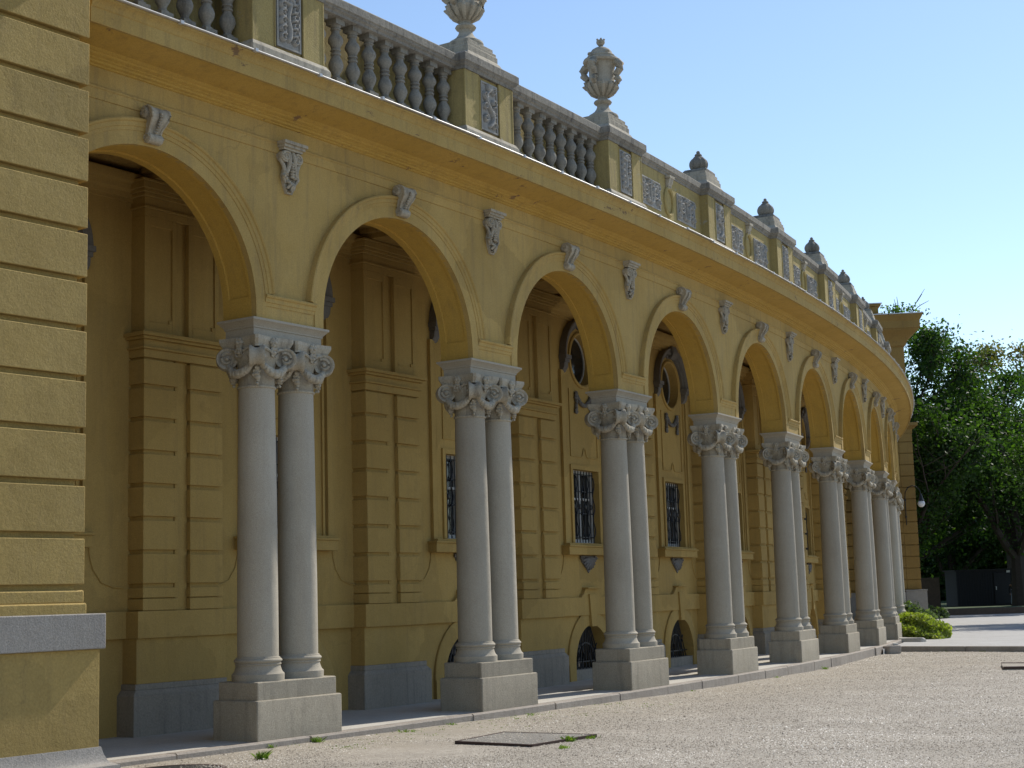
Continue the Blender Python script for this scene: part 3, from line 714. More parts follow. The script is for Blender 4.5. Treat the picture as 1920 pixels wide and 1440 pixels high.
def hood():
    random.seed(4); mb=MB(); o=IW
    mb.ring([(0,o-.03),(0,o+.05),(.05,o+.06),(.06,o+.10),(.12,o+.11),(.15,o+.14),(.17,o+.13),(.17,o-.03)],0,5.77,.69,.60,0,math.pi,36)
    for s in (-1,1):
        mb.box(s*.775-.11,s*.775+.11,o-.03,o+.15,5.70,5.77); mb.box(s*.775-.09,s*.775+.09,o-.03,o+.12,5.64,5.70)
        mb.extrude_x([(o-.03,5.64),(o+.10,5.64),(o+.09,5.55),(o+.04,5.47),(o-.03,5.44)],[s*.775-.075,s*.775-.05,s*.775+.05,s*.775+.075],[.9,1.05,1.05,.9])
    Z=Vector((0,0,1)); O=Vector((0,1,0))
    mb.extrude_x([(o-.03,6.35),(o+.12,6.30),(o+.17,6.37),(o+.19,6.48),(o+.16,6.57),(o+.08,6.60),(o-.03,6.58)],[-.12,-.09,-.03,.03,.09,.12],[.9,1.02,.98,.98,1.02,.9])
    for s in (-1,1):
        mb.spiral((s*.13,o+.08,6.48),.085,1.5,(O,Z),.01,r=.02); mb.tube([(s*.1,o+.1,6.42),(s*.2,o+.08,6.44),(s*.26,o+.08,6.36),(s*.22,o+.07,6.31)],[.035,.035,.03,.02],7)
    return mb
def garland():
    random.seed(6); mb=MB(); o=IW
    for i in range(15):
        t=i/14*2-1; z=5.08-.15*(1-t*t); mb.blob((t*.27,o+.03,z),(.035,.04,.04),6,5,.25); mb.blob((t*.27+.01,o+.045,z-.015),(.03,.03,.03),6,5,.25)
    for s in (-1,1):
        for i in range(9): mb.blob((s*.31+random.uniform(-.012,.012),o+.035,5.14-.045*i),(.04+.01*math.sin(i),.035,.035),6,5,.25)
    return mb
def apron():
    random.seed(8); mb=MB(); o=IW
    mb.extrude_o([(-.32,2.19),(.32,2.19),(.27,2.08),(.16,2.02),(.08,1.95),(0,1.88),(-.08,1.95),(-.16,2.02),(-.27,2.08)],o-.02,o+.02)
    for i in range(9):
        a=math.pi*(.1+.1*i); mb.tube([(0,o+.03,2.15),(math.cos(a)*.12,o+.05,2.16-math.sin(a)*.10),(math.cos(a)*.27,o+.03,2.17-math.sin(a)*.23)],[.02,.035,.022],6)
    for s in (-1,1): mb.spiral((s*.26,o+.03,2.13),.06,1.3,(Vector((s,0,0)),Vector((0,0,1))),.01,r=.02)
    return mb
def oculus_pane():
    mb=MB(); n=28; o=IW-.17
    mb.add([(.46*math.cos(2*math.pi*i/n),o,5.77+.46*math.sin(2*math.pi*i/n)) for i in range(n)],[tuple(range(n))]); return mb
def oculus_ring():
    mb=MB(); o=IW-.16; mb.ring([(0,o-.01),(0,o+.01),(.02,o+.01),(.02,o-.01)],0,5.77,.44,.44,0,2*math.pi,32) ; return mb
def cellar_surround():
    mb=MB(); o=IW
    mb.ring([(0,o-.03),(0,o+.05),(.22,o+.05),(.25,o+.03),(.25,o-.03)],0,.28,.68,.68,.0,math.pi,30)
    for s in (-1,1): mb.box(s*.805-.125,s*.805+.125,o-.03,o+.05,-.02,.28)
    # keystone rising through the dado band
    mb.extrude_o([(-.10,.93),(.10,.93),(.16,1.50),(-.16,1.50)],o-.03,o+.10)
    return mb
def dado():
    mb=MB(); o=IW
    def crest(x):
        a=abs(x); 
        if a<.24: return 1.60
        if a<.42: t=(a-.24)/.18; return 1.60-.13*(math.sin(t*math.pi/2))
        return 1.45
    xs=[-1.45,-.43]+[-.42+.03*i for i in range(0,7)]+[-.24,.24]+[.24+.03*i for i in range(0,7)]+[.43,1.45]
    up=[(x,crest(x)+(.14 if .42<abs(x)<0 else 0)) for x in xs]
    mb.extrude_o([(-1.45,1.13)]+up+[(1.45,1.13)],o-.03,o+.065)
    mb.extrude_o([(-.27,1.60),(.27,1.60),(.27,1.625),(-.27,1.625)],o-.03,o+.13)
    for s in (-1,1): mb.extrude_o([(s*1.02,.98),(s*1.02,1.13),(s*.55,1.13),(s*.32,.92),(s*.45,.86),(s*.62,.98)],o-.03,o+.065) if False else None
    return mb
def cgrille():
    mb=MB(); o=IW-.10
    for i in range(11):
        x=-.6+.12*i; mb.tube([(x,o,.18),(x*.35,o,.30+math.sqrt(max(.01,.66**2-(x*.35)**2)))],.011,5)
    for s in (-1,1):
        for x in (.22,.42): mb.tube([(s*x,o+.015,.2),(s*(x-.12),o+.015,.45),(s*x,o+.015,.62)],.012,5)
    mb.ring([(0,o-.012),(0,o+.012),(.02,o+.012),(.02,o-.012)],0,.28,.35,.35,0,math.pi,18); mb.box(-.66,.66,o-.012,o+.012,.30,.32)
    return mb
def cpane(): mb=MB(); mb.box(-.68,.68,IW-.27,IW-.24,.16,.98); return mb
def cstep(): mb=MB(); mb.box(-.675,.675,IW-.28,IW+.02,-.02,.183); return mb
first=None
for k in range(0,13):
    p,r=PL(k+WCL[k])
    if first is None:
        sur=window_surround().build('window_surround','yellow_in',B,p,r,smooth=30); 
        sl=sill().build('window_sill','yellow_in',B,p,r,smooth=0,bevel=.006)
        wf=wframe().build('window','frame',B,p,r,smooth=0); pane().build('pane','glass',wf,smooth=0); grille().build('grille','iron',wf)
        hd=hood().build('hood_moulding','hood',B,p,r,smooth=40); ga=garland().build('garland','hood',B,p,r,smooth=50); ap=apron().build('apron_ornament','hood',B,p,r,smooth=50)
        oc=oculus_ring().build('oculus_window','frame',B,p,r); oculus_pane().build('pane','glass',oc,smooth=0)
        cs=cellar_surround().build('cellar_arch','yellow_in',B,p,r); cg=cgrille().build('cellar_window','iron',B,p,r); cpane().build('pane','glass',cg,smooth=0)
        ct=cstep().build('cellar_step','dado',B,p,r,smooth=0); dd=dado().build('dado_band','yellow_in',B,p,r,smooth=0,bevel=.006)
        first=[sur,sl,wf,hd,ga,ap,oc,cs,cg,ct,dd]
    else:
        for s_ in first: clone(s_,B,p,r)
IC=[(IW-.05,6.44),(IW+.03,6.45),(IW+.03,6.49),(IW+.06,6.50),(IW+.07,6.55),(IW+.12,6.58),(IW+.14,6.64),(IW+.2,6.66),(IW+.22,6.72),(IW+.22,6.76),(IW-.05,6.78)]
sweep(IC,K0,K1,100).build('gallery_cornice','yellow_in',B,local=False,smooth=28)
sweep([(-.28,6.85),(IW-.1,6.85),(IW-.1,6.95),(-.28,6.95)],K0,K1,80).build('gallery_ceiling','ceil',B,local=False)
# ceiling beams between piers and pilasters
for k in range(1,13):
    p,r=PL(k)
    if k==1:
        mb=MB(); mb.box(-.55,.55,IW,-.29,6.70,6.86); mb.box(-.62,.62,IW+.2,-.291,6.78,6.852); bm_=mb.build('ceiling_beam','ceil',B,p,r,smooth=0,bevel=.01)
    else: clone(bm_,B,p,r)
# soft building mass behind the gallery wall
sweep([(IW-.5,-.2),(IW-.5,7.66),(-7.4,7.66),(-7.4,-.2)],K0,K1,50).build('rear_wall','yellow_in',B,local=False)

# ------------------------------------------------------------------ ground
def gz(x,y):
    d=math.hypot(x,y); t=min(1,max(0,(d-15.5)/(34-15.5))); return -.05-.15*t
def structure(o,kind='structure'): o['kind']=kind; return o
mb=MB(); s_=4000; mb.add([(-s_,-s_,-.45),(s_,-s_,-.45),(s_,s_,-.45),(-s_,s_,-.45)],[(0,1,2,3)])
structure(mb.build('ground','soil',local=False,smooth=0))
mb=MB(); xs=np.concatenate([np.arange(-30,0,2),np.arange(0,20,.5),np.arange(20,91,3)]); ys=np.concatenate([np.arange(-20,10,3),np.arange(10,50,.6),np.arange(50,70,4)]); nx=len(xs)
mb.add([(x,y,gz(x,y)+.008*math.sin(x*1.7+y)*math.cos(y*1.3-x*.6)) for y in ys for x in xs],[(j*nx+i,j*nx+i+1,(j+1)*nx+i+1,(j+1)*nx+i) for j in range(len(ys)-1) for i in range(nx-1)])
structure(mb.build('gravel','gravel',local=False))
# gallery floor and its kerb
structure(sweep([(.26,-.4),(.26,.0),(-1.95,.0),(-1.95,-.4)],K0,K1,80).build('pavement','paving',local=False,smooth=0))
mb=MB(); kk=K0; random.seed(21)
while kk<K1-.3:
    L=random.uniform(.32,.5); dz=random.uniform(-.006,.002); dd=random.uniform(-.015,.015)
    m_=sweep([(.263,-.4),(.263,dz),(.405+dd,dz),(.425+dd,dz-.018),(.43+dd,-.4)],kk,kk+L-random.choice((.003,.004,.008)),4); mb.add(m_.v,m_.f); kk+=L
structure(mb.build('kerb','kerb',local=False,smooth=20))
# raised path at the right
KA=Vector((9.75,40.85)); KB=Vector((12.42,38.45)); KD=(KB-KA).normalized(); KE=KA+KD*70
edge=[W(k,.5)[:2] for k in np.linspace(6.72,14,20)]
pp=[(KA.x-.3,KA.y+.3)]+edge+[(19,79.2),(24,79.5),(60,80.5),(120,82),(120,KE.y),(KE.x,KE.y)]
def poly_prism(pts,z0,z1):
    mb=MB(); n=len(pts); mb.add([(x,y,z0) for x,y in pts]+[(x,y,z1) for x,y in pts],[(j,(j+1)%n,n+(j+1)%n,n+j) for j in range(n)]+[tuple(range(n,2*n))]); return mb
structure(poly_prism(pp,-.4,-.075).build('path','path',local=False,smooth=0))
mb=MB(); t=0; nrm=Vector((KD.y,-KD.x)); 
if nrm.y>0: nrm=-nrm
random.seed(5)
while t<66:
    L=random.uniform(1.6,2.4); a=KA+KD*t; b=KA+KD*(t+L-.015); j=random.uniform(-.01,.01)
    q=[a+nrm*(.10+j),b+nrm*(.10+j),b-nrm*.08,a-nrm*.08]; n=4; z1=-.066+random.uniform(-.006,.004)
    mb.add([(p.x,p.y,-.4) for p in q]+[(p.x,p.y,z1) for p in q],[(i,(i+1)%4,4+(i+1)%4,4+i) for i in range(4)]+[(4,5,6,7)]); t+=L
structure(mb.build('path_kerb','kerb',local=False,smooth=0,bevel=.012))
# lawn behind
structure(poly_prism([(16,79.6),(24,79.9),(60,80.9),(160,83),(160,400),(-120,400),(-120,110),(14,100)],-.4,.2).build('lawn','lawn',local=False,smooth=0))
lw=poly_prism([(17.5,79.25),(60,80.5),(120,82),(120,82.35),(60,80.85),(17.5,79.6)],-.3,.24).build('low_wall','wood',None,None,local=False,smooth=0)  # dark material stands in for the shade on the wall face
tag(lw,'low retaining wall, coloured dark for its shade, along the far side of the pale path, below the dark shed','wall')

# ------------------------------------------------------------------ near corner pavilion
TP=-.637
def pav_frame(px,py,t): return (px,py,0),t+math.pi/2
PX,PY=-4.013,14.347
PB=empty('corner_pavilion',(PX,PY,0),'yellow corner pavilion of thick blocks over a grey stone ledge, at the left picture edge','building')
ploc,prot=pav_frame(PX,PY,TP)
PB.rotation_euler=(0,0,0)
WX=-7; D0=-6
mb=MB()
zs=[1.695,2.173,2.661,3.154,3.647,4.125,4.594,5.072,5.531,6.009,6.487,6.966,7.454,7.93]
for za,zb in zip(zs,zs[1:]): mb.box(WX,0,D0,0,za+.03,zb-.03)
mb.box(WX,-.065,D0,-.065,1.4,8.2)
pw_=mb.build('block_wall','yellow_rough',PB,ploc,prot,smooth=30,bevel=.007)
mb=MB(); mb.box(WX,.0,D0,.0,1.549,1.67); mb.box(WX,.018,D0,.018,1.44,1.552); mb.build('wall_moulding','yellow_rough',PB,ploc,prot,smooth=30,bevel=.015)
mb=MB(); mb.box(WX,.142,D0,.142,1.13,1.453); mb.build('stone_ledge','slab',PB,ploc,prot,smooth=30,bevel=.01)
mb=MB(); mb.box(WX,.102,D0,.102,.12,1.13); mb.build('lower_wall','yellow_rough',PB,ploc,prot,smooth=0,bevel=.008)
mb=MB(); H_=[(.115,.246),(.12,.23),(.13,.185),(.155,.125),(.185,.095),(.235,.08),(.24,.065),(.24,-.3)]
vs=[];
for d,z in H_: vs+=[(WX,D0,z),(d-.0,D0,z),(d,d,z),(WX,d,z)]
fs=[]
for i in range(len(H_)-1):
    a=4*i;b=a+4; fs+=[(a+1,a+2,b+2,b+1),(a+2,a+3,b+3,b+2)]
fs.append((0,1,2,3)); mb.add(vs,fs); mb.build('footing','slab',PB,ploc,prot,smooth=40,recalc=False)
mb=MB(); mb.box(WX,.10,D0,.10,7.93,8.03); mb.box(WX,.0,D0,.0,8.03,8.9); mb.box(WX,.6,D0,.6,8.9,9.3); mb.box(WX,.7,D0,.7,9.3,9.4); mb.build('cornice','yellow_cor',PB,ploc,prot,smooth=0)

# ------------------------------------------------------------------ far pavilion
TF=-.10
QX,QY=18.2,70.0
FB=empty('far_pavilion',(QX,QY,0),'tall yellow pavilion with flat projecting roof cornice at the far end of the arcade','building')
e=Vector((math.cos(TF),math.sin(TF))); floc=(QX,QY,0); frot=TF+math.pi/2
# local: x = along tangent (away), o = outward(right). corner at x=0,o=0, body x>0,o<0
def fbox(mb,x0,x1,o0,o1,z0,z1): mb.box(x0,x1,o0,o1,z0,z1)
mb=MB(); Zf=[1.30]+[1.75+.52*i for i in range(0,14)]
for za,zb in zip(Zf,Zf[1:]):
    if zb>8.4: zb=8.4
    if zb-za<.1: continue
    mb.box(-.02,12,-.62,0,za+.02,zb-.02); mb.box(-.10,12,-9,-.64,za+.035,zb-.015)
mb.box(.03,12,-9,-.04,1.2,8.4)
mb.build('block_wall','yellow_far',FB,floc,frot,smooth=0,bevel=.01)
mb=MB(); mb.box(-.03,12,-9,.02,8.4,8.62); mb.box(-.12,12,-9,.14,8.62,8.72); mb.box(-.24,12,-9,.26,8.72,8.86); mb.build('lower_cornice','yellow_far',FB,floc,frot,smooth=0)
mb=MB(); mb.box(.05,12,-9,-.1,8.86,12.45); mb.box(.02,12,-9,-.07,9.9,9.96); mb.box(.02,12,-9,-.07,11.0,11.05); mb.box(.02,12,-9,-.07,11.35,11.40)
mb.build('upper_wall','yellow_far',FB,floc,frot,smooth=0)
mb=MB()
vs=[];PF=[(-.02,12.4),(.06,12.45),(.10,12.6),(.22,12.8),(.45,13.0),(.60,13.1),(.60,13.15),(.66,13.17),(.66,13.5),(.72,13.6),(.78,13.72),(.78,13.8)]
for d,z in PF: vs+=[(-d-.0,-9,z),(-d,-.08+d,z),(12,-.08+d,z)]
fs=[]
for i in range(len(PF)-1):
    a=3*i;b=a+3; fs+=[(a,a+1,b+1,b),(a+1,a+2,b+2,b+1)]
fs.append((33,34,35)); vs.append((12,-9,13.8)); fs[-1]=(33,34,35,36); mb.add(vs,fs)
mb.build('roof_cornice','yellow_far',FB,floc,frot,smooth=25,recalc=False)
mb=MB(); mb.box(.2,12,-9,-.95,13.79,14.05); mb.box(.35,12,-9,-1.1,14.05,14.4); mb.box(.25,12,-9,-1.0,14.4,14.5); mb.build('roof_parapet','yellow_far',FB,floc,frot,smooth=0,bevel=.02)
mb=MB(); mb.box(-.83,12,-9,.74,13.80,13.84); mb.box(.18,12,-9,-.94,14.5,14.54); mb.build('flashing','zinc',FB,floc,frot,smooth=0)
mb=MB(); mb.box(-.25,12,-.72,.20,-.2,1.25); mb.box(-.32,12,-9,-.74,-.2,1.22); mb.box(-.28,12,-.76,.23,1.25,1.30); mb.build('stone_base','slab',FB,floc,frot,smooth=0,bevel=.01)
mb=MB(); mb.tube([(-.78,-2.1,13.9),(-.2,-2.1,14.3),(.1,-2.2,14.56)],.03,5); mb.tube([(-.80,-2.1,13.9),(-.83,-2.1,13.4),(.0,-2.1,12.4),(.0,-2.05,8.9)],.018,5); mb.build('lightning_wire','iron',FB,floc,frot)

# wall lamp on far pavilion
def fw(x,o,z):
    a=frot; return (QX+x*math.cos(a)+o*math.sin(a), QY+x*math.sin(a)-o*math.cos(a), z)
LP=fw(-.12,-.5,4.55)
LM=empty('wall_lamp',LP,'swan-neck wall lamp with white globe on the far pavilion wall','lamp')
mb=MB(); mb.tube([(0,0,-.35),(0,0,.9),(.0,.03,1.15),(0,.16,1.36),(0,.36,1.43),(0,.56,1.36),(0,.68,1.18),(0,.71,1.0)],.021,8); mb.box(-.05,.15,-.04,.04,.0,.05); mb.box(-.05,.15,-.04,.04,.75,.8)
mb.v=[(x,o,z) for x,o,z in mb.v]; mb.build('bracket','iron',LM,LP,frot)
mb=MB(); mb.lathe([(.05,.78),(.05,1.0),(.11,.80),(.13,.72)],16,0,.71); mb.lathe([(.03,1.05),(.06,1.0),(.07,.85),(.12,.78),(.14,.72)],16,0,.71); mb.build('lamp_cap','iron',LM,LP,frot)
mb=MB(); mb.lathe([(.16*math.sin(math.pi*i/12)+.001,.60-.16*math.cos(math.pi*i/12)) for i in range(13)],20,0,.71); mb.build('globe','glow',LM,LP,frot)

# ------------------------------------------------------------------ vegetation
def leaf_mesh(name,P,size,mat,parent=None,loc=None,tint=None,up=.3,aspect=.6):
    n=len(P); d=rng.normal(size=(n,3)); d/=np.linalg.norm(d,axis=1)[:,None]; d[:,2]*=(1-up); d/=np.linalg.norm(d,axis=1)[:,None]
    a=rng.normal(size=(n,3)); a-=d*(a*d).sum(1)[:,None]*1.0; a/=np.linalg.norm(a,axis=1)[:,None]
    s=size*rng.uniform(.4,1.6,n)[:,None]
    v=np.stack([P-d*s*.5,P+a*s*aspect*.5+d*s*.05,P+d*s*.5,P-a*s*aspect*.5+d*s*.05],1).reshape(-1,3).astype(np.float32)
    me=bpy.data.meshes.new(name); me.vertices.add(4*n); me.vertices.foreach_set('co',v.ravel())
    me.loops.add(4*n); me.loops.foreach_set('vertex_index',np.arange(4*n,dtype=np.int32))
    me.polygons.add(n); me.polygons.foreach_set('loop_start',np.arange(0,4*n,4,dtype=np.int32)); me.update(calc_edges=True)
    if tint is None: tint=rng.uniform(0,1,n)
    at=me.attributes.new('tint','FLOAT','POINT'); at.data.foreach_set('value',np.repeat(tint,4).astype(np.float32))
    me.materials.append(M[mat]); o=bpy.data.objects.new(name,me); COL.objects.link(o); put(o,parent,loc); return o
def make_tree(loc,h,rad,label,cat='tree',seed=0,nleaf=22000,lsize=.19,mat='leaf_d',low=.25,mat2=None,name='tree',dens=1.0,trunk=.32,lean=(0,0)):
    rs=np.random.default_rng(seed); rnd=random.Random(seed)
    t=empty(name,loc,label,cat,'trees beyond the arcade'); mb=MB(); tips=[]
    def grow(p,d,r,L,lev):
        pts=[p];rr=[r]; q=p.copy(); dd=d.copy(); n=5
        for i in range(n):
            dd=(dd+Vector((rnd.uniform(-.16,.16),rnd.uniform(-.16,.16),rnd.uniform(-.03,.12)))).normalized(); q=q+dd*L/n; pts.append(q.copy()); rr.append(r*(1-.5*(i+1)/n))
            if lev>=1 : tips.append((q.copy(),lev))
            if lev<3 and i>=(1 if lev else 0) and rnd.random()<.85:
                a=rnd.uniform(0,2*math.pi); side=Vector((math.cos(a),math.sin(a),rnd.uniform(.1,.75))).normalized()
                grow(q.copy(),(dd*.35+side).normalized(),rr[-1]*.55,L*rnd.uniform(.45,.68),lev+1)
        mb.tube(pts,rr,6 if lev<2 else 4)
        if lev<3: 
            for _ in range(2):
                a=rnd.uniform(0,2*math.pi); grow(q.copy(),(dd+Vector((math.cos(a),math.sin(a),.3))*.6).normalized(),rr[-1]*.8,L*.5,lev+1)
    tz=h*low
    base=[Vector((0,0,-.3)),Vector((lean[0]*.3,lean[1]*.3,tz*.5)),Vector((lean[0],lean[1],tz))]; mb.tube(base,[trunk*1.25,trunk,trunk*.85],9)
    for i in range(5):
        a=i*2*math.pi/5+rnd.uniform(-.4,.4); grow(base[-1]-Vector((0,0,rnd.uniform(0,tz*.25))),Vector((math.cos(a)*.75,math.sin(a)*.75,rnd.uniform(.4,1.2))).normalized(),trunk*.55,min(rad*1.15,h*.42),1)
    grow(base[-1],Vector((0,0,1)),trunk*.7,h*.5,1)
    mb.v=[(x,y,z if z<h-2 else h-2+(z-h+2)*.3) for x,y,z in mb.v]
    mb.build('trunk','bark',t,loc,local=False,recalc=False)
    T=np.array([[p.x,p.y,p.z] for p,l in tips]); ok=(T[:,2]>h*.12); T=T[ok]
    # squash tips into the crown's envelope
    T[:,2]=np.minimum(T[:,2],h-.6-.5*np.hypot(T[:,0],T[:,1])/rad*rs.uniform(.3,2,len(T)))
    rr=np.hypot(T[:,0],T[:,1]); f=np.where(rr>rad,rad/np.maximum(rr,.01)*rs.uniform(.85,1,len(T)),1); T[:,0]*=f;T[:,1]*=f
    idx=rs.integers(0,len(T),nleaf); cl=rs.uniform(.45,1.25,len(T)); off=rs.normal(size=(nleaf,3))*np.array([.58,.58,.42])*cl[idx][:,None]
    P=T[idx]+off; ct=rs.uniform(0,1,len(T)); tint=np.clip(.55*ct[idx]+.45*rs.uniform(0,1,nleaf)+.0,0,1)
    P=P[P[:,2]>h*.07]; tint=tint[:len(P)]
    if mat2:
        sel=P[:,2]>h*(.62+.12*rs.uniform(-1,1,len(P))); leaf_mesh('crown',P[sel],lsize,mat2,t,loc,tint[sel]); leaf_mesh('crown',P[~sel],lsize,mat,t,loc,tint[~sel])
    else: leaf_mesh('crown',P,lsize,mat,t,loc,tint)
    return t
make_tree((20.7,82,.2),15.4,5.0,'tall dense dark green tree close behind the far pavilion, left of the shed',seed=1,nleaf=85000,mat='leaf_d',low=.2,lean=(-.6,0))
make_tree((23.6,96,.2),15.3,5.2,'full dark tree behind the tall tree beside the far pavilion',seed=9,nleaf=42000,lsize=.22,mat='leaf_d',low=.15)
make_tree((28.0,86.5,.2),13.4,5.0,'dark green tree with thick dark trunk just right of the dark shed',seed=2,nleaf=46000,mat='leaf_d',low=.24,trunk=.45)
make_tree((33.2,104,.2),17.5,5.2,'tree with reddish brown crown top and sky showing through, behind the trees by the shed',seed=3,nleaf=26000,lsize=.22,mat='leaf_m',mat2='leaf_y',low=.3)
make_tree((21.4,87,.2),15.7,4.6,'dark tree partly hidden by the far pavilion, first of the trees',seed=12,nleaf=36000,mat='leaf_d',low=.12)
make_tree((23.3,61.5,-.08),10.4,3.3,'bright green leafy tree reaching in from the right picture edge',seed=4,nleaf=26000,lsize=.15,mat='leaf_m',low=.3,trunk=.25)
for i,(x,y,h,r,l) in enumerate([(25,112,11.5,5.5,'shaded tree at the back, seen between the far pavilion and the shed'),(33,118,13.5,6,'shaded tree at the back, directly above the dark shed'),(43,122,17,6.5,'shaded tree at the back, at the right picture edge')]):
    make_tree((x,y,.2),h,r,l,seed=20+i,nleaf=32000,lsize=.3,mat='leaf_d',low=.08)
n_=64000; P_=np.stack([rng.uniform(18,75,n_),rng.uniform(124,134,n_),.2+9.5*rng.beta(1.1,1.3,n_)],1); P_[:,2]*=.75+.25*np.sin(P_[:,0]*.9+1)*np.cos(P_[:,0]*.37)
wo=leaf_mesh('woodland',P_,.65,'leaf_d'); tag(wo,'dark undergrowth closing the view low behind the trees and the shed','woodland',kind='stuff')
def shrub(name,loc,rx,ry,h,n,mat,size,label,seed):
    rs=np.random.default_rng(seed); t=empty(name,loc,label,'bush'); mb=MB(); rnd=random.Random(seed)
    for i in range(26):
        a=rnd.uniform(0,6.28); q=rnd.uniform(.3,.95); mb.tube([(0,0,-.05),(math.cos(a)*rx*q*.5,math.sin(a)*ry*q*.5,h*.45),(math.cos(a)*rx*q,math.sin(a)*ry*q,h*(1-.55*q*q))],[.02,.014,.006],4)
    mb.build('stems','bark',t,loc,local=False,recalc=False)
    u=rs.normal(size=(n,3)); u/=np.linalg.norm(u,axis=1)[:,None]; u[:,2]=abs(u[:,2])
    lump=1+.10*np.sin(u[:,0]*7+seed)*np.cos(u[:,1]*6)+.07*np.sin(u[:,2]*9+u[:,0]*5)
    q=(rs.uniform(.72,1.03,n)*lump)[:,None]; P=u*q*np.array([rx,ry,h])
    tint=np.clip(rs.uniform(0,.75,n)+.3*(q[:,0]-.85)/.2,0,1)
    leaf_mesh('foliage',P,size,mat,t,loc,tint); return t
shrub('bush',(11.9,46.9,-.08),.95,1.5,.72,15000,'leaf_b',.085,'low rounded yellow-green bush on the path edge beside the last visible plinths',5)
shrub('shrub',(13.0,52.0,-.08),.9,1.5,1.0,2600,'leaf_s',.13,'loose grey-green shrub behind the rounded yellow-green bush',6)
shrub('shrub',(19.2,73.5,-.08),1.0,1.6,.6,4000,'leaf_s',.16,'dark low shrub at the foot of the far pavilion, right of its stone base',7)
# weeds and twigs on far pavilion roof
wl_=fw(-.3,-.35,13.84); wd=empty('roof_weed',wl_,'bare twigs and small green weeds growing on the far pavilion cornice','plant'); random.seed(3)
for (dx,hh,ln) in ((-.1,.75,.0),(.0,.85,.02),(.12,.6,.15),(.55,1.15,.75),(.56,.6,.9),(-.2,.5,-.3),(-1.5,1.0,-.25)):
    mb=MB(); b0=Vector(fw(0,dx,0))-Vector(fw(0,0,0)); tp=b0+(Vector(fw(0,ln,0))-Vector(fw(0,0,0)))+Vector((0,0,hh)); mb.tube([b0,(b0+tp)/2+Vector((.05,0,.1)),tp],[.024,.018,.009],4)
    if hh>1.1: mb.tube([(b0+tp)/2,(b0+tp)/2+Vector((.25,0,.35))],[.02,.01],4)
    mb.build('twig','bark',wd,wl_,local=False,recalc=False)
leaf_mesh('leaves',rng.normal(size=(260,3))*np.array([.5,.3,.16])+np.array([.1,0,.15]),.15,'leaf_m',wd,wl_)

# grass tufts in gravel
pts=[]; 
def tuft(x,y,n,r,h):
    for _ in range(n):
        a=rng.uniform(0,6.28); q=rng.uniform(0,r); pts.append((x+q*math.cos(a),y+q*math.sin(a),h*rng.uniform(.5,1.2)))
for k,d,n,r,h in ((1.02,.50,60,.07,.07),(.86,.46,30,.05,.05),(1.36,.62,60,.16,.04),(1.62,.50,40,.1,.035),(2.05,.52,30,.08,.03),(2.55,-.55,40,.05,.03),(3.3,.5,20,.05,.03),(5.1,.52,40,.08,.06),(4.3,.5,25,.06,.04)):
    x,y,_=W(k,d); tuft(x,y,n,r,h)
tuft(-2.62,15.85,90,.07,.09); tuft(.52,16.85,110,.09,.07); tuft(.75,17.15,70,.1,.05); tuft(.42,16.05,40,.06,.05); tuft(-1.9,17.0,80,.25,.025)
for _ in range(190):
    k=rng.uniform(.9,2.6); d=rng.uniform(.45,1.7)*rng.uniform(.5,1); x,y,_z=W(k,d+.1); tuft(x,y,int(rng.integers(3,14)),.07,.022)
for _ in range(14):
    t_=rng.uniform(.3,9); q=KA+KD*t_+nrm*.16; tuft(q.x,q.y,14,.08,.05)
mb=MB()
for x,y,h in pts:
    a=rng.uniform(0,6.28); w=.004+.003*rng.random(); z=gz(x,y)-.01; lx,ly=rng.normal()*h*.5,rng.normal()*h*.5
    mb.add([(x-w*math.cos(a),y-w*math.sin(a),z),(x+w*math.cos(a),y+w*math.sin(a),z),(x+lx*.4+w*.7*math.cos(a),y+ly*.4+w*.7*math.sin(a),z+h*.65),(x+lx,y+ly,z+h)],[(0,1,2,3)])
g=mb.build('grass','grass',local=False,recalc=False,smooth=0); tag(g,'sparse green grass tufts growing in the gravel along the kerb','grass',kind='stuff')
me=g.data; at=me.attributes.new('tint','FLOAT','POINT'); at.data.foreach_set('value',np.repeat(rng.uniform(0,1,len(pts)),4).astype(np.float32))
# loose pebbles
n=250000; rs=np.random.default_rng(77)
d=12.8*(46/12.8)**rs.uniform(0,1,n); X=d*np.tan(rs.uniform(-.30,.35,n)); Y=d
dist=np.hypot(X-CX,Y-CY)-RR; ok=(dist>.46)&((rs.uniform(0,1,n)<np.clip(.25+(dist-.46)*.5,0,1))|(Y>34))
ok&=((X-KA.x)*nrm.x+(Y-KA.y)*nrm.y>.16)|(Y<30)
_pc,_ps=math.cos(TP),math.sin(TP); ok&=~((((X-PX)*_pc+(Y-PY)*_ps)<.27)&(((X-PX)*-_ps+(Y-PY)*_pc)<.27))
X=X[ok];Y=Y[ok]; n=len(X); s=rs.uniform(.0045,.0095,n)*(.8+.022*Y)*(1+.8*(rs.uniform(0,1,n)>.985))
oct_=np.array([(1,0,0),(0,1,0),(-1,0,0),(0,-1,0),(0,0,.75),(0,0,-.5)],float); V=oct_[None]*s[:,None,None]*rs.uniform(.6,1.3,(n,6,3))
an=rs.uniform(0,6.28,n); c_,s2=np.cos(an),np.sin(an); Vx=V[...,0]*c_[:,None]-V[...,1]*s2[:,None]; Vy=V[...,0]*s2[:,None]+V[...,1]*c_[:,None]
dd_=np.hypot(X,Y); gzv=-.05-.15*np.clip((dd_-15.5)/(34-15.5),0,1)+.008*np.sin(X*1.7+Y)*np.cos(Y*1.3-X*.6)
q4=[(-.70,16.96),(.10,16.32),(.80,17.30),(-.20,17.93)]; inside=np.ones(n,bool)
for i in range(4):
    (x1,y1),(x2,y2)=q4[i],q4[(i+1)%4]; inside&=((x2-x1)*(Y-y1)-(y2-y1)*(X-x1))>0
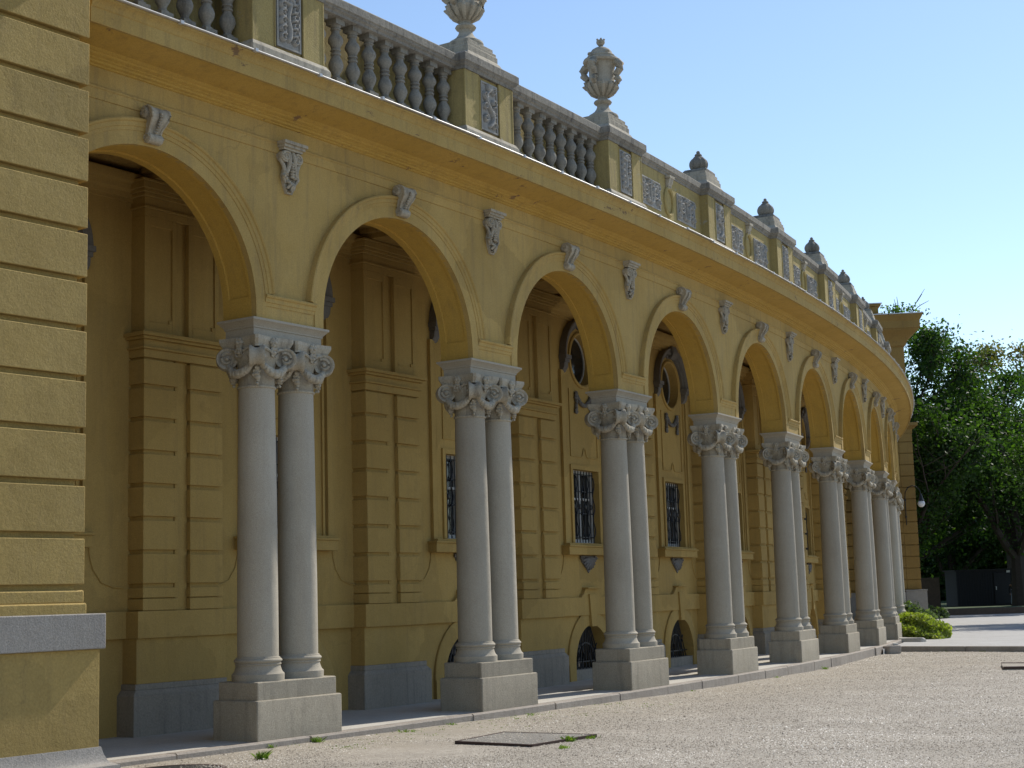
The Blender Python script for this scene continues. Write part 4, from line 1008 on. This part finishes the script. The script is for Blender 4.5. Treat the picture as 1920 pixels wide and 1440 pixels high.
keep=~inside|(rs.uniform(0,1,n)<.35); gzv=np.where(inside,-.031,gzv)
V=np.stack([Vx+X[:,None],Vy+Y[:,None],V[...,2]+gzv[:,None]+.001],-1)[keep]; n=len(V); V=V.reshape(-1,3).astype(np.float32)
fq=np.array([(0,1,4),(1,2,4),(2,3,4),(3,0,4)]); F=(fq[None]+6*np.arange(n)[:,None,None]).reshape(-1,3)
me=bpy.data.meshes.new('pebbles'); me.vertices.add(len(V)); me.vertices.foreach_set('co',V.ravel()); me.loops.add(F.size); me.loops.foreach_set('vertex_index',F.ravel().astype(np.int32)); me.polygons.add(len(F)); me.polygons.foreach_set('loop_start',np.arange(0,F.size,3,dtype=np.int32)); me.update(calc_edges=True)
at=me.attributes.new('tint','FLOAT','POINT'); at.data.foreach_set('value',np.repeat(np.clip(rs.uniform(0,1,n)*(.86+.16*np.sin(V[::6,0]*2.3+np.sin(V[::6,1]*1.1)*2)*np.sin(V[::6,1]*1.7+V[::6,0])+.10*np.sin(V[::6,0]*.7-V[::6,1]*.45)),0,1),6).astype(np.float32))
def pebm():
    m,nt,b=new_mat('pebble_stone'); at=N(nt,'ShaderNodeAttribute',attribute_name='tint'); c=ramp(nt,at.outputs['Fac'],[(0,(.13,.108,.085)),(.35,(.33,.29,.232)),(.75,(.53,.48,.40)),(1,(.84,.79,.71))]); nt.links.new(c,b.inputs['Base Color']); b.inputs['Roughness'].default_value=.9; return m
me.materials.append(pebm()); po=bpy.data.objects.new('pebbles',me); COL.objects.link(po); tag(po,'loose pale pebbles scattered over the gravel forecourt','pebbles',kind='stuff')

# ------------------------------------------------------------------ small things
def quad_slab(name,P,z0,z1,mat,label,cat,bev=.01):
    c=Vector((sum(p[0] for p in P)/4,sum(p[1] for p in P)/4,z1)); t=empty(name,(c.x,c.y,z0),label,cat); return t,c
# raised access cover
P=[(-.70,16.96),(.10,16.32),(.80,17.30),(-.20,17.93)]
t,c=quad_slab('access_cover',P,-.12,0,'slab','raised square access cover with rusty rim lying in the gravel before the second plinth','access cover')
def tilt(x,y): return -.012-.03*((x+.7)*.6+(17-y)*.1)*0
mb=MB(); mb.add([(x,y,-.12) for x,y in P]+[(x,y,-.03) for x,y in P],[(0,1,5,4),(1,2,6,5),(2,3,7,6),(3,0,4,7),(4,5,6,7)]); mb.build('cover_slab','cover',t,(0,0,0),local=False,smooth=0)
mb=MB()
for a,b in zip(P,P[1:]+P[:1]):
    a=Vector((*a,0));b=Vector((*b,0)); dd=(b-a).normalized(); nn=Vector((dd.y,-dd.x,0)); A_=a-dd*.02; B_=b+dd*.02
    mb.add([(A_-nn*.012).to_tuple()[:2]+(-.06,),(B_-nn*.012).to_tuple()[:2]+(-.06,),(B_+nn*.018).to_tuple()[:2]+(-.06,),(A_+nn*.018).to_tuple()[:2]+(-.06,),(A_-nn*.012).to_tuple()[:2]+(-.026,),(B_-nn*.012).to_tuple()[:2]+(-.026,),(B_+nn*.018).to_tuple()[:2]+(-.026,),(A_+nn*.018).to_tuple()[:2]+(-.026,)],[(0,1,2,3),(4,5,6,7),(0,1,5,4),(1,2,6,5),(2,3,7,6),(3,0,4,7)])
mb.build('rim','rust',t,(0,0,0),local=False,smooth=0)
P=[(9.39,30.39),(10.15,30.2),(10.6,31.6),(9.85,32.0)]
t,c=quad_slab('access_cover',P,-.22,0,'slab','flat half-buried access cover far out in the gravel at the right','access cover')
mb=MB(); mb.add([(x,y,-.24) for x,y in P]+[(x,y,-.135) for x,y in P],[(0,1,5,4),(1,2,6,5),(2,3,7,6),(3,0,4,7),(4,5,6,7)]); mb.build('cover_slab','gravel',t,(0,0,0),local=False,smooth=0)
mb=MB()
for a,b in zip(P[:3],P[1:3]+P[3:4]): mb.tube([(a[0],a[1],-.14),(b[0],b[1],-.14)],.025,5)
mb.build('rim','rust',t,(0,0,0),local=False,smooth=0)
mh=(-3.28,15.0,-.06); t=empty('manhole_cover',mh,'round iron manhole cover in the gravel at the bottom picture edge, before the corner pavilion','manhole cover')
mb=MB(); mb.lathe([(.40,-.06),(.40,.012),(.385,.016)],40); mb.build('lid','iron',t,mh,local=False)
mb=MB(); mb.lathe([(.405,-.06),(.405,.018),(.46,.018),(.465,-.06)],40,caps=False); mb.build('rim','rust',t,mh,local=False)
# stones
def rock(name,loc,s,label,rz,mat='kerb',seed=1):
    rnd=random.Random(seed); mb=MB(); mb.box(-s[0],s[0],-s[1],s[1],-.03,s[2],.05*min(s[0],1)); mb.v=[(x+rnd.uniform(-.03,.03),y+rnd.uniform(-.03,.03),z+rnd.uniform(-.02,.02)) for x,y,z in mb.v]
    o=mb.build(name,mat,None,loc,rz,local=False,smooth=50,bevel=.05); return tag(o,label,'stone')
rock('stone_block',(9.42,39.55,-.2),(.19,.2,.20),'squarish reddish stone block on the gravel at the kerb corner',.3)
rock('stone_slab',(10.95,43.9,-.08),(.50,.13,.12),'long pale stone slab leaning in front of the round bush',-.75,'paving',4)
rock('stone_chip',(9.85,41.7,-.08),(.22,.2,.07),'small flat pale stone at the foot of a column plinth by the path',.2,'paving',6)
# shed
SH=(27.0,91,.2); t=empty('storage_shed',SH,'dark blue metal storage shed under the trees behind the path','shed')
mb=MB(); mb.box(-1.6,1.75,-1.2,1.2,-.1,2.02)
for i in range(22): mb.box(-1.58+.15*i,-1.52+.15*i,1.2,1.23,.05,1.95)
mb.build('body','container',t,SH,smooth=0)
mb=MB(); mb.box(-1.7,1.85,-1.3,1.3,2.02,2.10); mb.build('roof','container',t,SH,smooth=0)
mb=MB(); mb.box(.55,1.45,1.235,1.26,.1,1.85); d_=mb.build('door','container',t,SH,smooth=0); mb=MB(); mb.box(.62,.66,1.26,1.31,.9,1.1); mb.build('handle','zinc',d_,None,smooth=0)
mb=MB(); mb.box(1.3,1.5,1.232,1.26,1.88,2.0); mb.build('notice_plate','frame',t,SH,smooth=0)
SW=(23.9,90.5,.2); mb=MB(); mb.box(-.65,.65,-.2,.2,-.1,1.7); o=mb.build('wood_panel','wood',None,SW,smooth=0,bevel=.02); tag(o,'brown wooden panel leaning against the left side of the dark shed','panel')
gp=MB(); gp.tube([(0,0,0),(.03,0,1),(-.12,0,2.0)],.035,6); o=gp.build('garden_pole','kerb',None,(28.75,87.5,.2),local=False); tag(o,'thin pale pole standing in the lawn right of the dark shed','pole')
# person working by the shed
def person(loc,rz):
    bmv={'pel':(0,0,.86,.135),'spi':(0,.16,1.04,.12),'che':(0,.34,1.16,.15),'neck':(0,.50,1.19,.06),'head':(0,.60,1.20,.09),'htop':(0,.68,1.17,.075),
     'hipL':(-.10,0,.80,.10),'kneL':(-.14,.06,.46,.065),'ankL':(-.13,-.06,.08,.045),'toeL':(-.15,.12,.03,.035),
     'hipR':(.10,0,.80,.10),'kneR':(.18,.10,.47,.065),'ankR':(.24,-.02,.08,.045),'toeR':(.27,.16,.03,.035),
     'shL':(-.19,.36,1.13,.06),'elL':(-.24,.42,.86,.042),'wrL':(-.18,.56,.66,.03),'haL':(-.16,.60,.58,.032),
     'shR':(.19,.36,1.13,.06),'elR':(.24,.44,.86,.042),'wrR':(.16,.60,.66,.03),'haR':(.14,.64,.58,.032)}
    E=[('pel','spi'),('spi','che'),('che','neck'),('neck','head'),('head','htop')]+[(a+s,b+s) for s in 'LR' for a,b in (('hip','kne'),('kne','ank'),('ank','toe'),('sh','el'),('el','wr'),('wr','ha'))]+[('pel','hipL'),('pel','hipR'),('che','shL'),('che','shR')]
    def skin(name,names,mat,parent,grow=0,root='pel'):
        ix={n:i for i,n in enumerate(names)}; me=bpy.data.meshes.new(name); me.from_pydata([bmv[n][:3] for n in names],[(ix[a],ix[b]) for a,b in E if a in ix and b in ix],[]); o=bpy.data.objects.new(name,me); COL.objects.link(o)
        o.modifiers.new('skin','SKIN'); me.skin_vertices or None
        if not me.skin_vertices: 
            bm=bmesh.new(); bm.from_mesh(me); bm.verts.layers.skin.verify(); bm.to_mesh(me); bm.free()
        for n,i in ix.items(): r=bmv[n][3]+grow; me.skin_vertices[0].data[i].radius=(r,r)
        me.skin_vertices[0].data[ix[root]].use_root=True
        o.modifiers.new('sub','SUBSURF').levels=2; o.modifiers[-1].render_levels=2; me.materials.append(M[mat]); 
        return o
    b=skin('person',list(bmv),'skin',None); b.location=loc; b.rotation_euler=(0,0,rz); tag(b,'person in pale blue trousers and dark top bending down right of the dark shed','person')
    for nm,ns,mt,rt in (('trousers',['pel','hipL','hipR','kneL','kneR','ankL','ankR'],'jeans','pel'),('shirt',['spi','che','shL','shR','elL','elR','wrL','wrR'],'darkcloth','che')):
        o=skin(nm,ns,mt,b,.014,rt); o.parent=b
    mb=MB(); mb.blob((0,.62,1.235),(.095,.12,.085),10,8,.04); mb.build('hair','darkcloth',b,None,local=False)
    for s,x,y in ((-1,-.14,.03),(1,.255,.07)): 
        mb=MB(); mb.blob((x,y,.04),(.055,.15,.05),10,8,0); mb.build('shoe','darkcloth',b,None,local=False)
M['skin']=plain('skin_tone',(.25,.15,.11),.6); M['jeans']=plain('pale_denim',(.28,.34,.45),.9); M['darkcloth']=plain('dark_cloth',(.015,.016,.02),.9)
person((28.25,88.2,.2),2.6)
